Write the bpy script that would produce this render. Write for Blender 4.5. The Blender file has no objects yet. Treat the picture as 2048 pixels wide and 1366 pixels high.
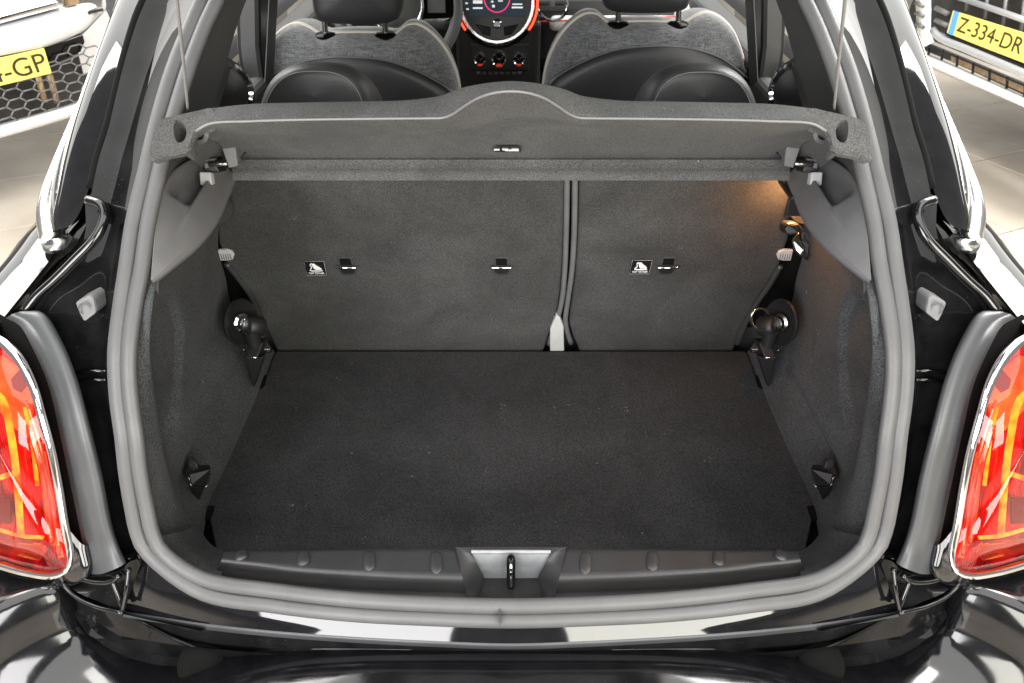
import bpy, bmesh, math, random
from mathutils import Vector, Matrix
random.seed(7)
V = Vector
R = math.radians
scene = bpy.context.scene
COL = scene.collection

# ------------------------------------------------------------------ camera
PITCH = R(36.8)
CAM = V((0, 0, 1.48))
LENS = 25.0
FPX = 2048 * LENS / 36.0
CX, CY = 1022.0, 683.0
cd = bpy.data.cameras.new('camera')
cam = bpy.data.objects.new('camera', cd)
COL.objects.link(cam)
cam.location = CAM
cam.rotation_euler = (math.pi / 2 - PITCH, 0, 0)
cd.lens = LENS
cd.sensor_width = 36
cd.shift_x = 2 / 2048
cd.clip_start = 0.02
cd.clip_end = 200
cd.dof.use_dof = True
cd.dof.focus_distance = 1.05
cd.dof.aperture_fstop = 11
scene.camera = cam

# ------------------------------------------------------------------ light
w = bpy.data.worlds.new('World')
scene.world = w
w.use_nodes = True
bg = w.node_tree.nodes['Background']
bg.inputs[0].default_value = (1.0, 0.99, 0.97, 1)
bg.inputs[1].default_value = 0.26


def area(name, loc, target, sx, sy, power, col=(1, 1, 1)):
    d = bpy.data.lights.new(name, 'AREA')
    d.shape = 'RECTANGLE'
    d.size, d.size_y = sx, sy
    d.energy = power
    d.color = col
    o = bpy.data.objects.new(name, d)
    COL.objects.link(o)
    o.location = loc
    o.rotation_euler = (V(target) - V(loc)).to_track_quat('-Z', 'Y').to_euler()
    return o


# shop windows behind the photographer, ceiling lamps over the cars on either side
area('window_light', (-1.85, -3.2, 1.9), (-.4, .9, .8), 2.4, 2.4, 260, (1, .985, .99))
area('window_light', (1.9, -3.2, 1.9), (.4, .9, .8), 2.6, 2.4, 250, (1, .985, .89))
area('ceiling_lamp', (0, 1.4, 3.6), (0, 1.4, 0), 7.6, 7.0, 560, (1, .99, .965))
area('window_light', (-4.8, 4.6, 2.5), (-.4, 1.4, .9), 4.2, 2.4, 80, (1, .99, .96))
area('window_light', (4.8, 4.6, 2.5), (.4, 1.4, .9), 4.2, 2.4, 88, (1, .99, .94))
area('ceiling_lamp', (3.1, 2.6, 3.3), (2.9, 2.5, 0), 1.6, 2.6, 300, (1, .985, .95))
area('ceiling_lamp', (-3.1, 2.6, 3.3), (-2.9, 2.5, 0), 1.6, 2.6, 150, (1, .985, .95))

vs = scene.view_settings
vs.view_transform = 'Standard'
vs.look = 'None'
vs.exposure = 0.14
vs.gamma = 1.0
vs.use_curve_mapping = False
scene.cycles.max_bounces = 8
scene.cycles.use_denoising = True

# ------------------------------------------------------------------ pixel rays -> points on real surfaces
SP, CP = math.sin(PITCH), math.cos(PITCH)


def ray(px, py):
    a = (px - CX) / FPX
    b = -(py - CY) / FPX
    return V((a, CP + b * SP, -SP + b * CP))


def onY(px, py, y):
    d = ray(px, py)
    return CAM + d * ((y - CAM.y) / d.y)


def onZ(px, py, z):
    d = ray(px, py)
    return CAM + d * ((z - CAM.z) / d.z)


def onX(px, py, x):
    d = ray(px, py)
    return CAM + d * ((x - CAM.x) / d.x)


def onP(px, py, p0, n):
    d = ray(px, py)
    return CAM + d * ((V(p0) - CAM).dot(V(n)) / d.dot(V(n)))


PROF = [(0.0, .46), (0.3, .42), (.55, .465), (.62, .49), (.66, .515), (.75, .545), (.85, .58), (.94, .635), (1.02, .71), (1.11, .805), (1.27, .985), (1.4, 1.14), (1.7, 1.5)]


def prof(z):
    for (a, b), (c, e) in zip(PROF, PROF[1:]):
        if z <= c:
            t = (z - a) / (c - a)
            return b + (e - b) * t
    return PROF[-1][1]


def rear(x, z):
    return prof(z) + 0.30 * x * x


def onR(px, py, off=0.0):
    """point where a pixel's ray meets the rear skin of the car, moved forward by off"""
    d = ray(px, py)
    lo, hi = 0.1, 2.2
    for i in range(60):
        m = (lo + hi) / 2
        p = CAM + d * m
        if p.y - rear(p.x, p.z) - off < 0:
            lo = m
        else:
            hi = m
    return CAM + d * hi


def onS(px, py, b=.56, slope=-.28):
    """the leaning rear seat plane"""
    return onP(px, py, (0, 1.205, .56), (0, 1, .28))


def mir(p):
    return V((-p.x, p.y, p.z))


def mirs(ps):
    return [mir(p) for p in ps]


# ------------------------------------------------------------------ curve / mesh helpers
def resample(pts, n, closed=False):
    pts = [V(p) for p in pts]
    m = len(pts)
    seg = m if closed else m - 1
    fine = []
    for i in range(seg):
        if closed:
            p0, p1, p2, p3 = pts[i - 1], pts[i], pts[(i + 1) % m], pts[(i + 2) % m]
        else:
            p1, p2 = pts[i], pts[i + 1]
            p0 = pts[i - 1] if i > 0 else p1 * 2 - p2
            p3 = pts[i + 2] if i + 2 < m else p2 * 2 - p1
        # centripetal
        def tj(t, a, b):
            return t + max((a - b).length, 1e-6) ** .5
        t0 = 0
        t1 = tj(t0, p0, p1)
        t2 = tj(t1, p1, p2)
        t3 = tj(t2, p2, p3)
        for k in range(12):
            t = t1 + (t2 - t1) * k / 12
            A1 = p0 * ((t1 - t) / (t1 - t0)) + p1 * ((t - t0) / (t1 - t0))
            A2 = p1 * ((t2 - t) / (t2 - t1)) + p2 * ((t - t1) / (t2 - t1))
            A3 = p2 * ((t3 - t) / (t3 - t2)) + p3 * ((t - t2) / (t3 - t2))
            B1 = A1 * ((t2 - t) / (t2 - t0)) + A2 * ((t - t0) / (t2 - t0))
            B2 = A2 * ((t3 - t) / (t3 - t1)) + A3 * ((t - t1) / (t3 - t1))
            fine.append(B1 * ((t2 - t) / (t2 - t1)) + B2 * ((t - t1) / (t2 - t1)))
    fine.append(pts[0] if closed else pts[-1])
    L = [0]
    for a, b in zip(fine, fine[1:]):
        L.append(L[-1] + (b - a).length)
    tot = L[-1]
    out = []
    j = 0
    cnt = n if not closed else n + 1
    for k in range(cnt):
        s = tot * k / (cnt - 1)
        while j < len(L) - 2 and L[j + 1] < s:
            j += 1
        t = (s - L[j]) / max(L[j + 1] - L[j], 1e-9)
        out.append(fine[j].lerp(fine[j + 1], min(max(t, 0), 1)))
    return out[:-1] if closed else out


def world_loc(o):
    p = V((0, 0, 0))
    while o:
        p += o.location
        o = o.parent
    return p


def link(name, me, mat, parent=None, smooth=True, label=None):
    o = bpy.data.objects.new(name, me)
    COL.objects.link(o)
    if mat:
        me.materials.clear()
        me.materials.append(mat)
    if parent:
        o.location = -world_loc(parent)
        o.parent = parent
    if smooth:
        me.polygons.foreach_set('use_smooth', [True] * len(me.polygons))
    if label:
        o['label'] = label
    return o


def from_bm(name, bm, mat, parent=None, smooth=True, label=None, recalc=True):
    if recalc:
        bmesh.ops.recalc_face_normals(bm, faces=bm.faces)
    me = bpy.data.meshes.new(name)
    bm.to_mesh(me)
    bm.free()
    return link(name, me, mat, parent, smooth, label)


def grid(name, rows, mat, parent=None, closed=False, thick=0, smooth=True, label=None, flip=False, sub=0, bevel=0):
    bm = bmesh.new()
    vv = [[bm.verts.new(p) for p in r] for r in rows]
    for a, b in zip(vv, vv[1:]):
        n = len(a)
        for i in range(n if closed else n - 1):
            j = (i + 1) % n
            try:
                bm.faces.new((a[i], a[j], b[j], b[i]))
            except ValueError:
                pass
    bmesh.ops.remove_doubles(bm, verts=bm.verts, dist=1e-6)
    bmesh.ops.recalc_face_normals(bm, faces=bm.faces)
    if flip:
        bmesh.ops.reverse_faces(bm, faces=bm.faces)
    o = from_bm(name, bm, mat, parent, smooth, label, recalc=False)
    if thick:
        m = o.modifiers.new('solid', 'SOLIDIFY')
        m.thickness = abs(thick)
        m.offset = -1 if thick > 0 else 1
    if bevel:
        m = o.modifiers.new('bev', 'BEVEL')
        m.width = bevel
        m.segments = 2
        m.limit_method = 'ANGLE'
    if sub:
        m = o.modifiers.new('sub', 'SUBSURF')
        m.levels = m.render_levels = sub
    return o


def loft(name, curves, mat, parent=None, n=40, m=0, **k):
    """surface through 3-D curves; m>0 also rounds across them"""
    cs = [resample(c, n) for c in curves]
    if m:
        cols = [resample([c[i] for c in cs], m) for i in range(n)]
        cs = [[cols[i][j] for i in range(n)] for j in range(m)]
    return grid(name, cs, mat, parent, **k)


def both(fn, *a, **k):
    return fn(1), fn(-1)


def frame_path(path, closed):
    n = len(path)
    T = []
    for i in range(n):
        a = path[i - 1] if (closed or i > 0) else path[i]
        b = path[(i + 1) % n] if (closed or i < n - 1) else path[i]
        t = (b - a)
        T.append(t.normalized() if t.length > 1e-9 else V((0, 0, 1)))
    up = V((0, 0, 1)) if abs(T[0].z) < .9 else V((0, 1, 0))
    N = [(up - T[0] * up.dot(T[0])).normalized()]
    for i in range(1, n):
        v = N[-1] - T[i] * N[-1].dot(T[i])
        N.append(v.normalized() if v.length > 1e-9 else N[-1])
    return T, N


def tube(name, path, r, mat, parent=None, seg=10, closed=False, label=None, cap=True, bm=None, up=None, rz=None):
    path = [V(p) for p in path]
    T, N = frame_path(path, closed)
    own = bm is None
    if own:
        bm = bmesh.new()
    rings = []
    for i, p in enumerate(path):
        rr = r(i / (len(path) - 1)) if callable(r) else r
        nn = N[i]
        if up is not None:
            v = V(up) - T[i] * V(up).dot(T[i])
            if v.length > 1e-6:
                nn = v.normalized()
        b = T[i].cross(nn)
        r2 = rr if rz is None else (rz(i / (len(path) - 1)) if callable(rz) else rz)
        rings.append([bm.verts.new(p + nn * (rr * math.cos(2 * math.pi * k / seg)) + b * (r2 * math.sin(2 * math.pi * k / seg))) for k in range(seg)])
    L = len(rings)
    for i in range(L if closed else L - 1):
        a, c = rings[i], rings[(i + 1) % L]
        for k in range(seg):
            bm.faces.new((a[k], a[(k + 1) % seg], c[(k + 1) % seg], c[k]))
    if cap and not closed:
        bm.faces.new(rings[0][::-1])
        bm.faces.new(rings[-1])
    if own:
        return from_bm(name, bm, mat, parent, True, label)


def cyl(name, a, b, r, mat, parent=None, seg=20, r2=None, label=None, bev=0):
    a, b = V(a), V(b)
    bm = bmesh.new()
    t = (b - a).normalized()
    u = t.orthogonal().normalized()
    v = t.cross(u)
    r2 = r if r2 is None else r2
    prof_ = [(0, r), (1, r2)]
    L = (b - a).length
    if bev:
        prof_ = [(0, r - bev), (bev / L, r), (1 - bev / L, r2), (1, r2 - bev)]
    rings = [[bm.verts.new(a + (b - a) * s + (u * math.cos(2 * math.pi * k / seg) + v * math.sin(2 * math.pi * k / seg)) * q) for k in range(seg)] for s, q in prof_]
    for p, q in zip(rings, rings[1:]):
        for k in range(seg):
            bm.faces.new((p[k], p[(k + 1) % seg], q[(k + 1) % seg], q[k]))
    bm.faces.new(rings[0][::-1])
    bm.faces.new(rings[-1])
    o = from_bm(name, bm, mat, parent, True, label)
    m = o.modifiers.new('es', 'EDGE_SPLIT')
    m.split_angle = R(50)
    return o


def lathe(name, c, axis, profile, mat, parent=None, seg=32, label=None, ref=None, squash=1.0):
    """profile: (radius, along axis)"""
    c, t = V(c), V(axis).normalized()
    u = (V(ref) - t * V(ref).dot(t)).normalized() if ref else t.orthogonal().normalized()
    v = t.cross(u)
    bm = bmesh.new()
    rings = []
    for r, h in profile:
        rings.append([bm.verts.new(c + t * h + u * (r * math.cos(2 * math.pi * k / seg)) + v * (r * squash * math.sin(2 * math.pi * k / seg))) for k in range(seg)])
    for p, q in zip(rings, rings[1:]):
        for k in range(seg):
            bm.faces.new((p[k], p[(k + 1) % seg], q[(k + 1) % seg], q[k]))
    bmesh.ops.remove_doubles(bm, verts=bm.verts, dist=1e-6)
    o = from_bm(name, bm, mat, parent, True, label)
    m = o.modifiers.new('es', 'EDGE_SPLIT')
    m.split_angle = R(40)
    return o


def prism(name, pts, ext, mat, parent=None, bev=0, label=None, seg=2, smooth=False):
    """outline polygon pushed along ext"""
    bm = bmesh.new()
    a = [bm.verts.new(V(p)) for p in pts]
    b = [bm.verts.new(V(p) + V(ext)) for p in pts]
    n = len(pts)
    bm.faces.new(a)
    bm.faces.new(b[::-1])
    for i in range(n):
        bm.faces.new((a[i], b[i], b[(i + 1) % n], a[(i + 1) % n]))
    bmesh.ops.recalc_face_normals(bm, faces=bm.faces)
    if bev:
        ed = [e for e in bm.edges if e.calc_face_angle(0) > R(25)]
        bmesh.ops.bevel(bm, geom=ed, offset=bev, segments=seg, profile=.5, affect='EDGES', clamp_overlap=True)
    bmesh.ops.triangulate(bm, faces=[f for f in bm.faces if len(f.verts) > 4])
    o = from_bm(name, bm, mat, parent, False, label)
    return o


def box(name, c, s, mat, parent=None, bev=0, rot=None, label=None, axes=None, smooth=False):
    bm = bmesh.new()
    bmesh.ops.create_cube(bm, size=1)
    bmesh.ops.scale(bm, vec=V(s), verts=bm.verts)
    if bev:
        bmesh.ops.bevel(bm, geom=bm.edges[:], offset=bev, segments=3, profile=.5, affect='EDGES', clamp_overlap=True)
    M = Matrix.Identity(3)
    if rot:
        from mathutils import Euler
        M = Euler(rot).to_matrix()
    if axes:
        M = Matrix([V(a) for a in axes]).transposed()
    for v in bm.verts:
        v.co = M @ v.co + V(c)
    return from_bm(name, bm, mat, parent, smooth, label)


def text(name, s, c, ex, ey, size, mat, parent, label=None, width=None):
    """flat lettering centred on c, reading along ex with ey up"""
    cu = bpy.data.curves.new(name, 'FONT')
    cu.body = s
    cu.align_x = 'CENTER'
    cu.align_y = 'CENTER'
    cu.size = size
    cu.extrude = 0.0003
    tmp = bpy.data.objects.new('tmp', cu)
    COL.objects.link(tmp)
    dg = bpy.context.evaluated_depsgraph_get()
    me = bpy.data.meshes.new_from_object(tmp.evaluated_get(dg))
    bpy.data.objects.remove(tmp)
    ex, ey = V(ex).normalized(), V(ey).normalized()
    ez = ex.cross(ey)
    xs = [v.co.x for v in me.vertices]
    k = 1 if not width else width / (max(xs) - min(xs))
    for v in me.vertices:
        v.co = V(c) + ex * (v.co.x * k) + ey * v.co.y + ez * v.co.z
    return link(name, me, mat, parent, False, label)


def thing(name, label, cat, loc, group=None):
    o = bpy.data.objects.new(name, None)
    COL.objects.link(o)
    o.location = loc
    o.empty_display_size = .1
    o['label'] = label
    o['category'] = cat
    if group:
        o['group'] = group
    return o


# ------------------------------------------------------------------ materials
def nodes(name):
    m = bpy.data.materials.new(name)
    m.use_nodes = True
    nt = m.node_tree
    return m, nt, nt.nodes['Principled BSDF']


def simple(name, col, rough=.5, metal=0, spec=.5, coat=0, bump=0, bscale=200, var=0, vscale=8, emit=None, estr=0, sheen=0, rvar=0):
    m, nt, b = nodes(name)
    b.inputs['Base Color'].default_value = (*col, 1)
    b.inputs['Roughness'].default_value = rough
    b.inputs['Metallic'].default_value = metal
    b.inputs['Specular IOR Level'].default_value = spec
    b.inputs['Coat Weight'].default_value = coat
    b.inputs['Coat Roughness'].default_value = .02
    if sheen:
        b.inputs['Sheen Weight'].default_value = sheen
        b.inputs['Sheen Roughness'].default_value = .6
    tc = nt.nodes.new('ShaderNodeTexCoord')
    if var:
        n = nt.nodes.new('ShaderNodeTexNoise')
        n.inputs['Scale'].default_value = vscale
        n.inputs['Detail'].default_value = 6
        nt.links.new(tc.outputs['Object'], n.inputs['Vector'])
        mr = nt.nodes.new('ShaderNodeMapRange')
        mr.inputs['From Min'].default_value = .3
        mr.inputs['From Max'].default_value = .7
        mr.inputs['To Min'].default_value = 1 - var
        mr.inputs['To Max'].default_value = 1 + var
        nt.links.new(n.outputs['Fac'], mr.inputs['Value'])
        mx = nt.nodes.new('ShaderNodeVectorMath')
        mx.operation = 'SCALE'
        mx.inputs[0].default_value = col
        nt.links.new(mr.outputs['Result'], mx.inputs['Scale'])
        nt.links.new(mx.outputs['Vector'], b.inputs['Base Color'])
        if rvar:
            m2 = nt.nodes.new('ShaderNodeMapRange')
            m2.inputs['From Min'].default_value = .35
            m2.inputs['From Max'].default_value = .75
            m2.inputs['To Min'].default_value = rough
            m2.inputs['To Max'].default_value = rough + rvar
            nt.links.new(n.outputs['Fac'], m2.inputs['Value'])
            nt.links.new(m2.outputs['Result'], b.inputs['Roughness'])
    if bump:
        n = nt.nodes.new('ShaderNodeTexNoise')
        n.inputs['Scale'].default_value = bscale
        n.inputs['Detail'].default_value = 3
        nt.links.new(tc.outputs['Object'], n.inputs['Vector'])
        bp = nt.nodes.new('ShaderNodeBump')
        bp.inputs['Strength'].default_value = bump
        bp.inputs['Distance'].default_value = .002
        nt.links.new(n.outputs['Fac'], bp.inputs['Height'])
        nt.links.new(bp.outputs['Normal'], b.inputs['Normal'])
    if emit:
        b.inputs['Emission Color'].default_value = (*emit, 1)
        b.inputs['Emission Strength'].default_value = estr
    return m


def carpet(name, lo, hi, lint=.0, sheen=.03, stretch=(1, 1, 1)):
    m, nt, b = nodes(name)
    N = nt.nodes.new
    L = nt.links.new
    tc = N('ShaderNodeTexCoord')
    mp = N('ShaderNodeMapping')
    mp.inputs['Scale'].default_value = stretch
    L(tc.outputs['Object'], mp.inputs['Vector'])
    n1 = N('ShaderNodeTexNoise')
    n1.inputs['Scale'].default_value = 560
    n1.inputs['Detail'].default_value = 4
    n1.inputs['Roughness'].default_value = .7
    L(mp.outputs['Vector'], n1.inputs['Vector'])
    n2 = N('ShaderNodeTexNoise')
    n2.inputs['Scale'].default_value = 7
    n2.inputs['Detail'].default_value = 7
    n2.inputs['Roughness'].default_value = .62
    n2.inputs['Distortion'].default_value = .6
    L(mp.outputs['Vector'], n2.inputs['Vector'])
    cr = N('ShaderNodeValToRGB')
    cr.color_ramp.elements[0].position = .38
    cr.color_ramp.elements[0].color = (*lo, 1)
    cr.color_ramp.elements[1].position = .64
    cr.color_ramp.elements[1].color = (*hi, 1)
    L(n1.outputs['Fac'], cr.inputs['Fac'])
    mr = N('ShaderNodeMapRange')
    mr.inputs['From Min'].default_value = .3
    mr.inputs['From Max'].default_value = .7
    mr.inputs['To Min'].default_value = .74
    mr.inputs['To Max'].default_value = 1.3
    L(n2.outputs['Fac'], mr.inputs['Value'])
    sc = N('ShaderNodeVectorMath')
    sc.operation = 'SCALE'
    L(cr.outputs['Color'], sc.inputs[0])
    L(mr.outputs['Result'], sc.inputs['Scale'])
    src = sc.outputs['Vector']
    if lint:
        n3 = N('ShaderNodeTexNoise')
        n3.inputs['Scale'].default_value = 260
        n3.inputs['Detail'].default_value = 1
        L(tc.outputs['Object'], n3.inputs['Vector'])
        n4 = N('ShaderNodeTexNoise')
        n4.inputs['Scale'].default_value = 30
        L(tc.outputs['Object'], n4.inputs['Vector'])
        mu = N('ShaderNodeMath')
        mu.operation = 'MULTIPLY'
        L(n3.outputs['Fac'], mu.inputs[0])
        L(n4.outputs['Fac'], mu.inputs[1])
        c3 = N('ShaderNodeValToRGB')
        c3.color_ramp.elements[0].position = .47
        c3.color_ramp.elements[1].position = .52
        L(mu.outputs['Value'], c3.inputs['Fac'])
        mx = N('ShaderNodeMixRGB')
        mx.inputs['Color2'].default_value = (lint, lint, lint, 1)
        L(c3.outputs['Color'], mx.inputs['Fac'])
        L(src, mx.inputs['Color1'])
        src = mx.outputs['Color']
    L(src, b.inputs['Base Color'])
    b.inputs['Roughness'].default_value = .95
    b.inputs['Specular IOR Level'].default_value = .15
    b.inputs['Sheen Weight'].default_value = sheen
    b.inputs['Sheen Roughness'].default_value = .5
    bp = N('ShaderNodeBump')
    bp.inputs['Strength'].default_value = .55
    bp.inputs['Distance'].default_value = .0015
    L(n1.outputs['Fac'], bp.inputs['Height'])
    L(bp.outputs['Normal'], b.inputs['Normal'])
    return m


def weave(name, lo, hi):
    m, nt, b = nodes(name)
    N = nt.nodes.new
    L = nt.links.new
    tc = N('ShaderNodeTexCoord')
    out = []
    for s in ((520, 520, 40), (45, 45, 520)):
        mp = N('ShaderNodeMapping')
        mp.inputs['Scale'].default_value = s
        L(tc.outputs['Object'], mp.inputs['Vector'])
        n = N('ShaderNodeTexNoise')
        n.inputs['Scale'].default_value = 1
        n.inputs['Detail'].default_value = 3
        L(mp.outputs['Vector'], n.inputs['Vector'])
        out.append(n)
    ad = N('ShaderNodeMath')
    ad.operation = 'ADD'
    L(out[0].outputs['Fac'], ad.inputs[0])
    L(out[1].outputs['Fac'], ad.inputs[1])
    cr = N('ShaderNodeValToRGB')
    cr.color_ramp.elements[0].position = .36
    cr.color_ramp.elements[0].color = (*lo, 1)
    cr.color_ramp.elements[1].position = .64
    cr.color_ramp.elements[1].color = (*hi, 1)
    hf = N('ShaderNodeMath')
    hf.operation = 'MULTIPLY'
    hf.inputs[1].default_value = .5
    L(ad.outputs['Value'], hf.inputs[0])
    L(hf.outputs['Value'], cr.inputs['Fac'])
    L(cr.outputs['Color'], b.inputs['Base Color'])
    b.inputs['Roughness'].default_value = .9
    b.inputs['Specular IOR Level'].default_value = .2
    b.inputs['Sheen Weight'].default_value = .3
    bp = N('ShaderNodeBump')
    bp.inputs['Strength'].default_value = .4
    bp.inputs['Distance'].default_value = .001
    L(hf.outputs['Value'], bp.inputs['Height'])
    L(bp.outputs['Normal'], b.inputs['Normal'])
    return m


def lens_mat(name, tint):
    m = bpy.data.materials.new(name)
    m.use_nodes = True
    nt = m.node_tree
    nt.nodes.clear()
    N = nt.nodes.new
    o = N('ShaderNodeOutputMaterial')
    t = N('ShaderNodeBsdfTransparent')
    t.inputs['Color'].default_value = (*tint, 1)
    g = N('ShaderNodeBsdfGlossy')
    g.inputs['Roughness'].default_value = .03
    f = N('ShaderNodeFresnel')
    f.inputs['IOR'].default_value = 1.55
    mx = N('ShaderNodeMixShader')
    nt.links.new(f.outputs[0], mx.inputs[0])
    nt.links.new(t.outputs[0], mx.inputs[1])
    nt.links.new(g.outputs[0], mx.inputs[2])
    nt.links.new(mx.outputs[0], o.inputs['Surface'])
    return m


M = {}
M['paint'] = simple('gloss_black_paint', (.005, .005, .006), .045, 0, .65, coat=.0, var=.3, vscale=40)
M['flange'] = simple('dusty_black_paint', (.006, .006, .0065), .3, 0, .0, coat=.38, var=.5, vscale=22)
M['seal'] = simple('grey_rubber', (.072, .072, .074), .46, 0, .5, bump=.12, bscale=500, var=.08, vscale=25)
M['strip'] = simple('grey_rubber_strip', (.045, .047, .05), .40, 0, .5, var=.15, vscale=14, bump=.05, bscale=300)
M['plastic'] = simple('dark_grained_plastic', (.036, .036, .038), .40, 0, .5, bump=.25, bscale=900, var=.12, vscale=20)
M['trim'] = simple('graphite_trim_plastic', (.10, .10, .105), .5, 0, .5, bump=.25, bscale=900, var=.1, vscale=20)
M['dark'] = simple('black_plastic', (.012, .012, .013), .35, 0, .5, bump=.1, bscale=500)
M['void'] = simple('black_cavity', (.004, .004, .004), .9, 0, .1)
M['greyplastic'] = simple('light_grey_plastic', (.42, .42, .42), .45, 0, .5, var=.05, vscale=60)
M['buffer'] = simple('grey_rubber_block', (.13, .13, .133), .55, 0, .4, var=.1, vscale=60)
M['metalplate'] = simple('brushed_zinc', (.40, .41, .43), .45, .35, .5, var=.1, vscale=90)
M['chrome'] = simple('chrome', (.85, .85, .86), .06, 1.0)
M['steel'] = simple('dark_steel', (.28, .27, .26), .25, 1.0)
M['brass'] = simple('pale_brass_ring', (.75, .66, .45), .25, 1.0)
M['carpet'] = carpet('boot_carpet', (.015, .0156, .0166), (.080, .083, .087), lint=.18)
M['floorcarpet'] = carpet('floor_carpet', (.014, .014, .0145), (.048, .048, .0505), lint=.16)
M['seatcarpet'] = carpet('seatback_carpet', (.024, .024, .024), (.064, .064, .0635), lint=.09)
M['shelffelt'] = carpet('shelf_felt', (.038, .038, .0375), (.112, .112, .11), lint=.2, sheen=.04)
M['ledge'] = simple('graphite_ledge_plastic', (.13, .13, .134), .48, 0, .5, bump=.2, bscale=700, var=.1, vscale=20)
M['hinge'] = simple('black_hinge_metal', (.010, .010, .011), .5, 0, .5, bump=.1, bscale=300)
M['satin'] = simple('satin_chrome', (.88, .88, .87), .24, 1.0)
M['stop'] = simple('black_rubber', (.004, .004, .004), .8, 0, .08)
M['welt'] = simple('grey_welt', (.15, .15, .147), .5)
M['leather'] = simple('black_leather', (.022, .022, .024), .42, 0, .5, bump=.2, bscale=350)
M['leathergrey'] = simple('charcoal_leather', (.035, .036, .038), .45, 0, .5, bump=.2, bscale=350)
M['fabric'] = weave('heather_grey_fabric', (.05, .052, .056), (.20, .205, .21))
M['lit_edge'] = simple('lit_edge_cream', (.5, .47, .41), .6)  # cream tone stands in for light on the front seat edges
M['stitch'] = simple('grey_thread', (.22, .22, .21), .7)
M['cream'] = simple('light_headliner', (.55, .54, .5), .7)
M['greytrim'] = simple('door_trim_grey', (.07, .07, .068), .6, bump=.1, bscale=500)
M['blacktrim'] = simple('cabin_black_plastic', (.012, .012, .012), .4)
M['gloss'] = simple('piano_black', (.004, .004, .004), .12, spec=.25)
M['screen'] = simple('display_glass', (.012, .018, .024), .3, spec=.08, emit=(.03, .05, .07), estr=.5)
M['red_led'] = simple('red_light_bar', (.8, .06, .03), .3, emit=(1, .09, .03), estr=1.6)
M['knob_led'] = simple('knob_red', (.5, .03, .02), .4, emit=(1, .08, .03), estr=.25)
M['magenta'] = simple('display_magenta', (.5, .02, .1), .3, emit=(.75, .03, .16), estr=.9)
M['white_ui'] = simple('display_white', (.7, .7, .7), .3, emit=(.8, .8, .8), estr=.6)
M['cord'] = simple('grey_cord', (.2, .195, .185), .7, bump=.6, bscale=900)
M['black_print'] = simple('black_sticker', (.008, .008, .010), .35)
M['white_print'] = simple('white_print', (.75, .75, .75), .5)
M['lens'] = lens_mat('tail_lamp_lens', (.92, .32, .24))
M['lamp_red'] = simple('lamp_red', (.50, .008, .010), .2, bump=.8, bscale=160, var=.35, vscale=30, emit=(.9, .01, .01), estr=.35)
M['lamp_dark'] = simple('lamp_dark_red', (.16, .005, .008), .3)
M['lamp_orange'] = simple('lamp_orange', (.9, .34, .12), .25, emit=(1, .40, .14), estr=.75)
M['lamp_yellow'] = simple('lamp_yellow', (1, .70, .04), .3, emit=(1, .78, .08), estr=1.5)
M['bumperpaint'] = simple('bumper_paint', (.005, .005, .006), .10, 0, .6, var=.3, vscale=30, rvar=.06)


def dust(m, amt, scale=700, thr=.70):
    nt = m.node_tree
    N, L = nt.nodes.new, nt.links.new
    b = nt.nodes['Principled BSDF']
    tc = N('ShaderNodeTexCoord')
    n = N('ShaderNodeTexNoise')
    n.inputs['Scale'].default_value = scale
    n.inputs['Detail'].default_value = 1
    n3 = N('ShaderNodeTexNoise')
    n3.inputs['Scale'].default_value = 14
    n3.inputs['Detail'].default_value = 3
    L(tc.outputs['Object'], n.inputs['Vector'])
    L(tc.outputs['Object'], n3.inputs['Vector'])
    ad = N('ShaderNodeMath')
    ad.operation = 'MULTIPLY_ADD'
    ad.inputs[1].default_value = .35
    L(n3.outputs['Fac'], ad.inputs[0])
    L(n.outputs['Fac'], ad.inputs[2])
    cr = N('ShaderNodeValToRGB')
    cr.color_ramp.elements[0].position = thr + .18
    cr.color_ramp.elements[1].position = thr + .22
    L(ad.outputs['Value'], cr.inputs['Fac'])
    d = N('ShaderNodeBsdfDiffuse')
    d.inputs['Color'].default_value = (amt, amt, amt * .95, 1)
    mx = N('ShaderNodeMixShader')
    L(cr.outputs['Color'], mx.inputs[0])
    L(b.outputs[0], mx.inputs[1])
    L(d.outputs[0], mx.inputs[2])
    L(mx.outputs[0], nt.nodes['Material Output'].inputs['Surface'])


M['lamp_white'] = simple('lamp_reflector', (.95, .85, .85), .12, .8)


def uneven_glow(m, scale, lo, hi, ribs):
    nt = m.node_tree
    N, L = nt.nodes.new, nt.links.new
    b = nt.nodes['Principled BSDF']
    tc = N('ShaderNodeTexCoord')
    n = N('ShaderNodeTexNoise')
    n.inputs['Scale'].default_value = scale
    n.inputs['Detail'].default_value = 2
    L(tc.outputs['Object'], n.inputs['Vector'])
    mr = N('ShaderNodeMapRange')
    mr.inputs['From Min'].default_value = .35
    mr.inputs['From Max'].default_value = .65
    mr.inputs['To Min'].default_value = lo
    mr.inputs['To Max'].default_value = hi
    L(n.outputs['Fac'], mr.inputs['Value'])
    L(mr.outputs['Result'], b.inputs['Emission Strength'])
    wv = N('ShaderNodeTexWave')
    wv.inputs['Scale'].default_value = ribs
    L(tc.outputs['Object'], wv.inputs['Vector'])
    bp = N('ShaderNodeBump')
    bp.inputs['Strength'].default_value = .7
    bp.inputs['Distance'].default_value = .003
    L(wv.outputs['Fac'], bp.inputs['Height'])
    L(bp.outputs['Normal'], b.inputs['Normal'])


uneven_glow(M['lamp_yellow'], 38, .25, 2.6, 90)  # emission added to unlit lamp parts, imitating light caught inside
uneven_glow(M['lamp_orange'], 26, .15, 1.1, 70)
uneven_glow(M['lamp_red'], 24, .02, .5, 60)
for k in ('paint', 'flange', 'bumperpaint', 'seal', 'strip'):
    dust(M[k], .10, 560, .80)

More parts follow.
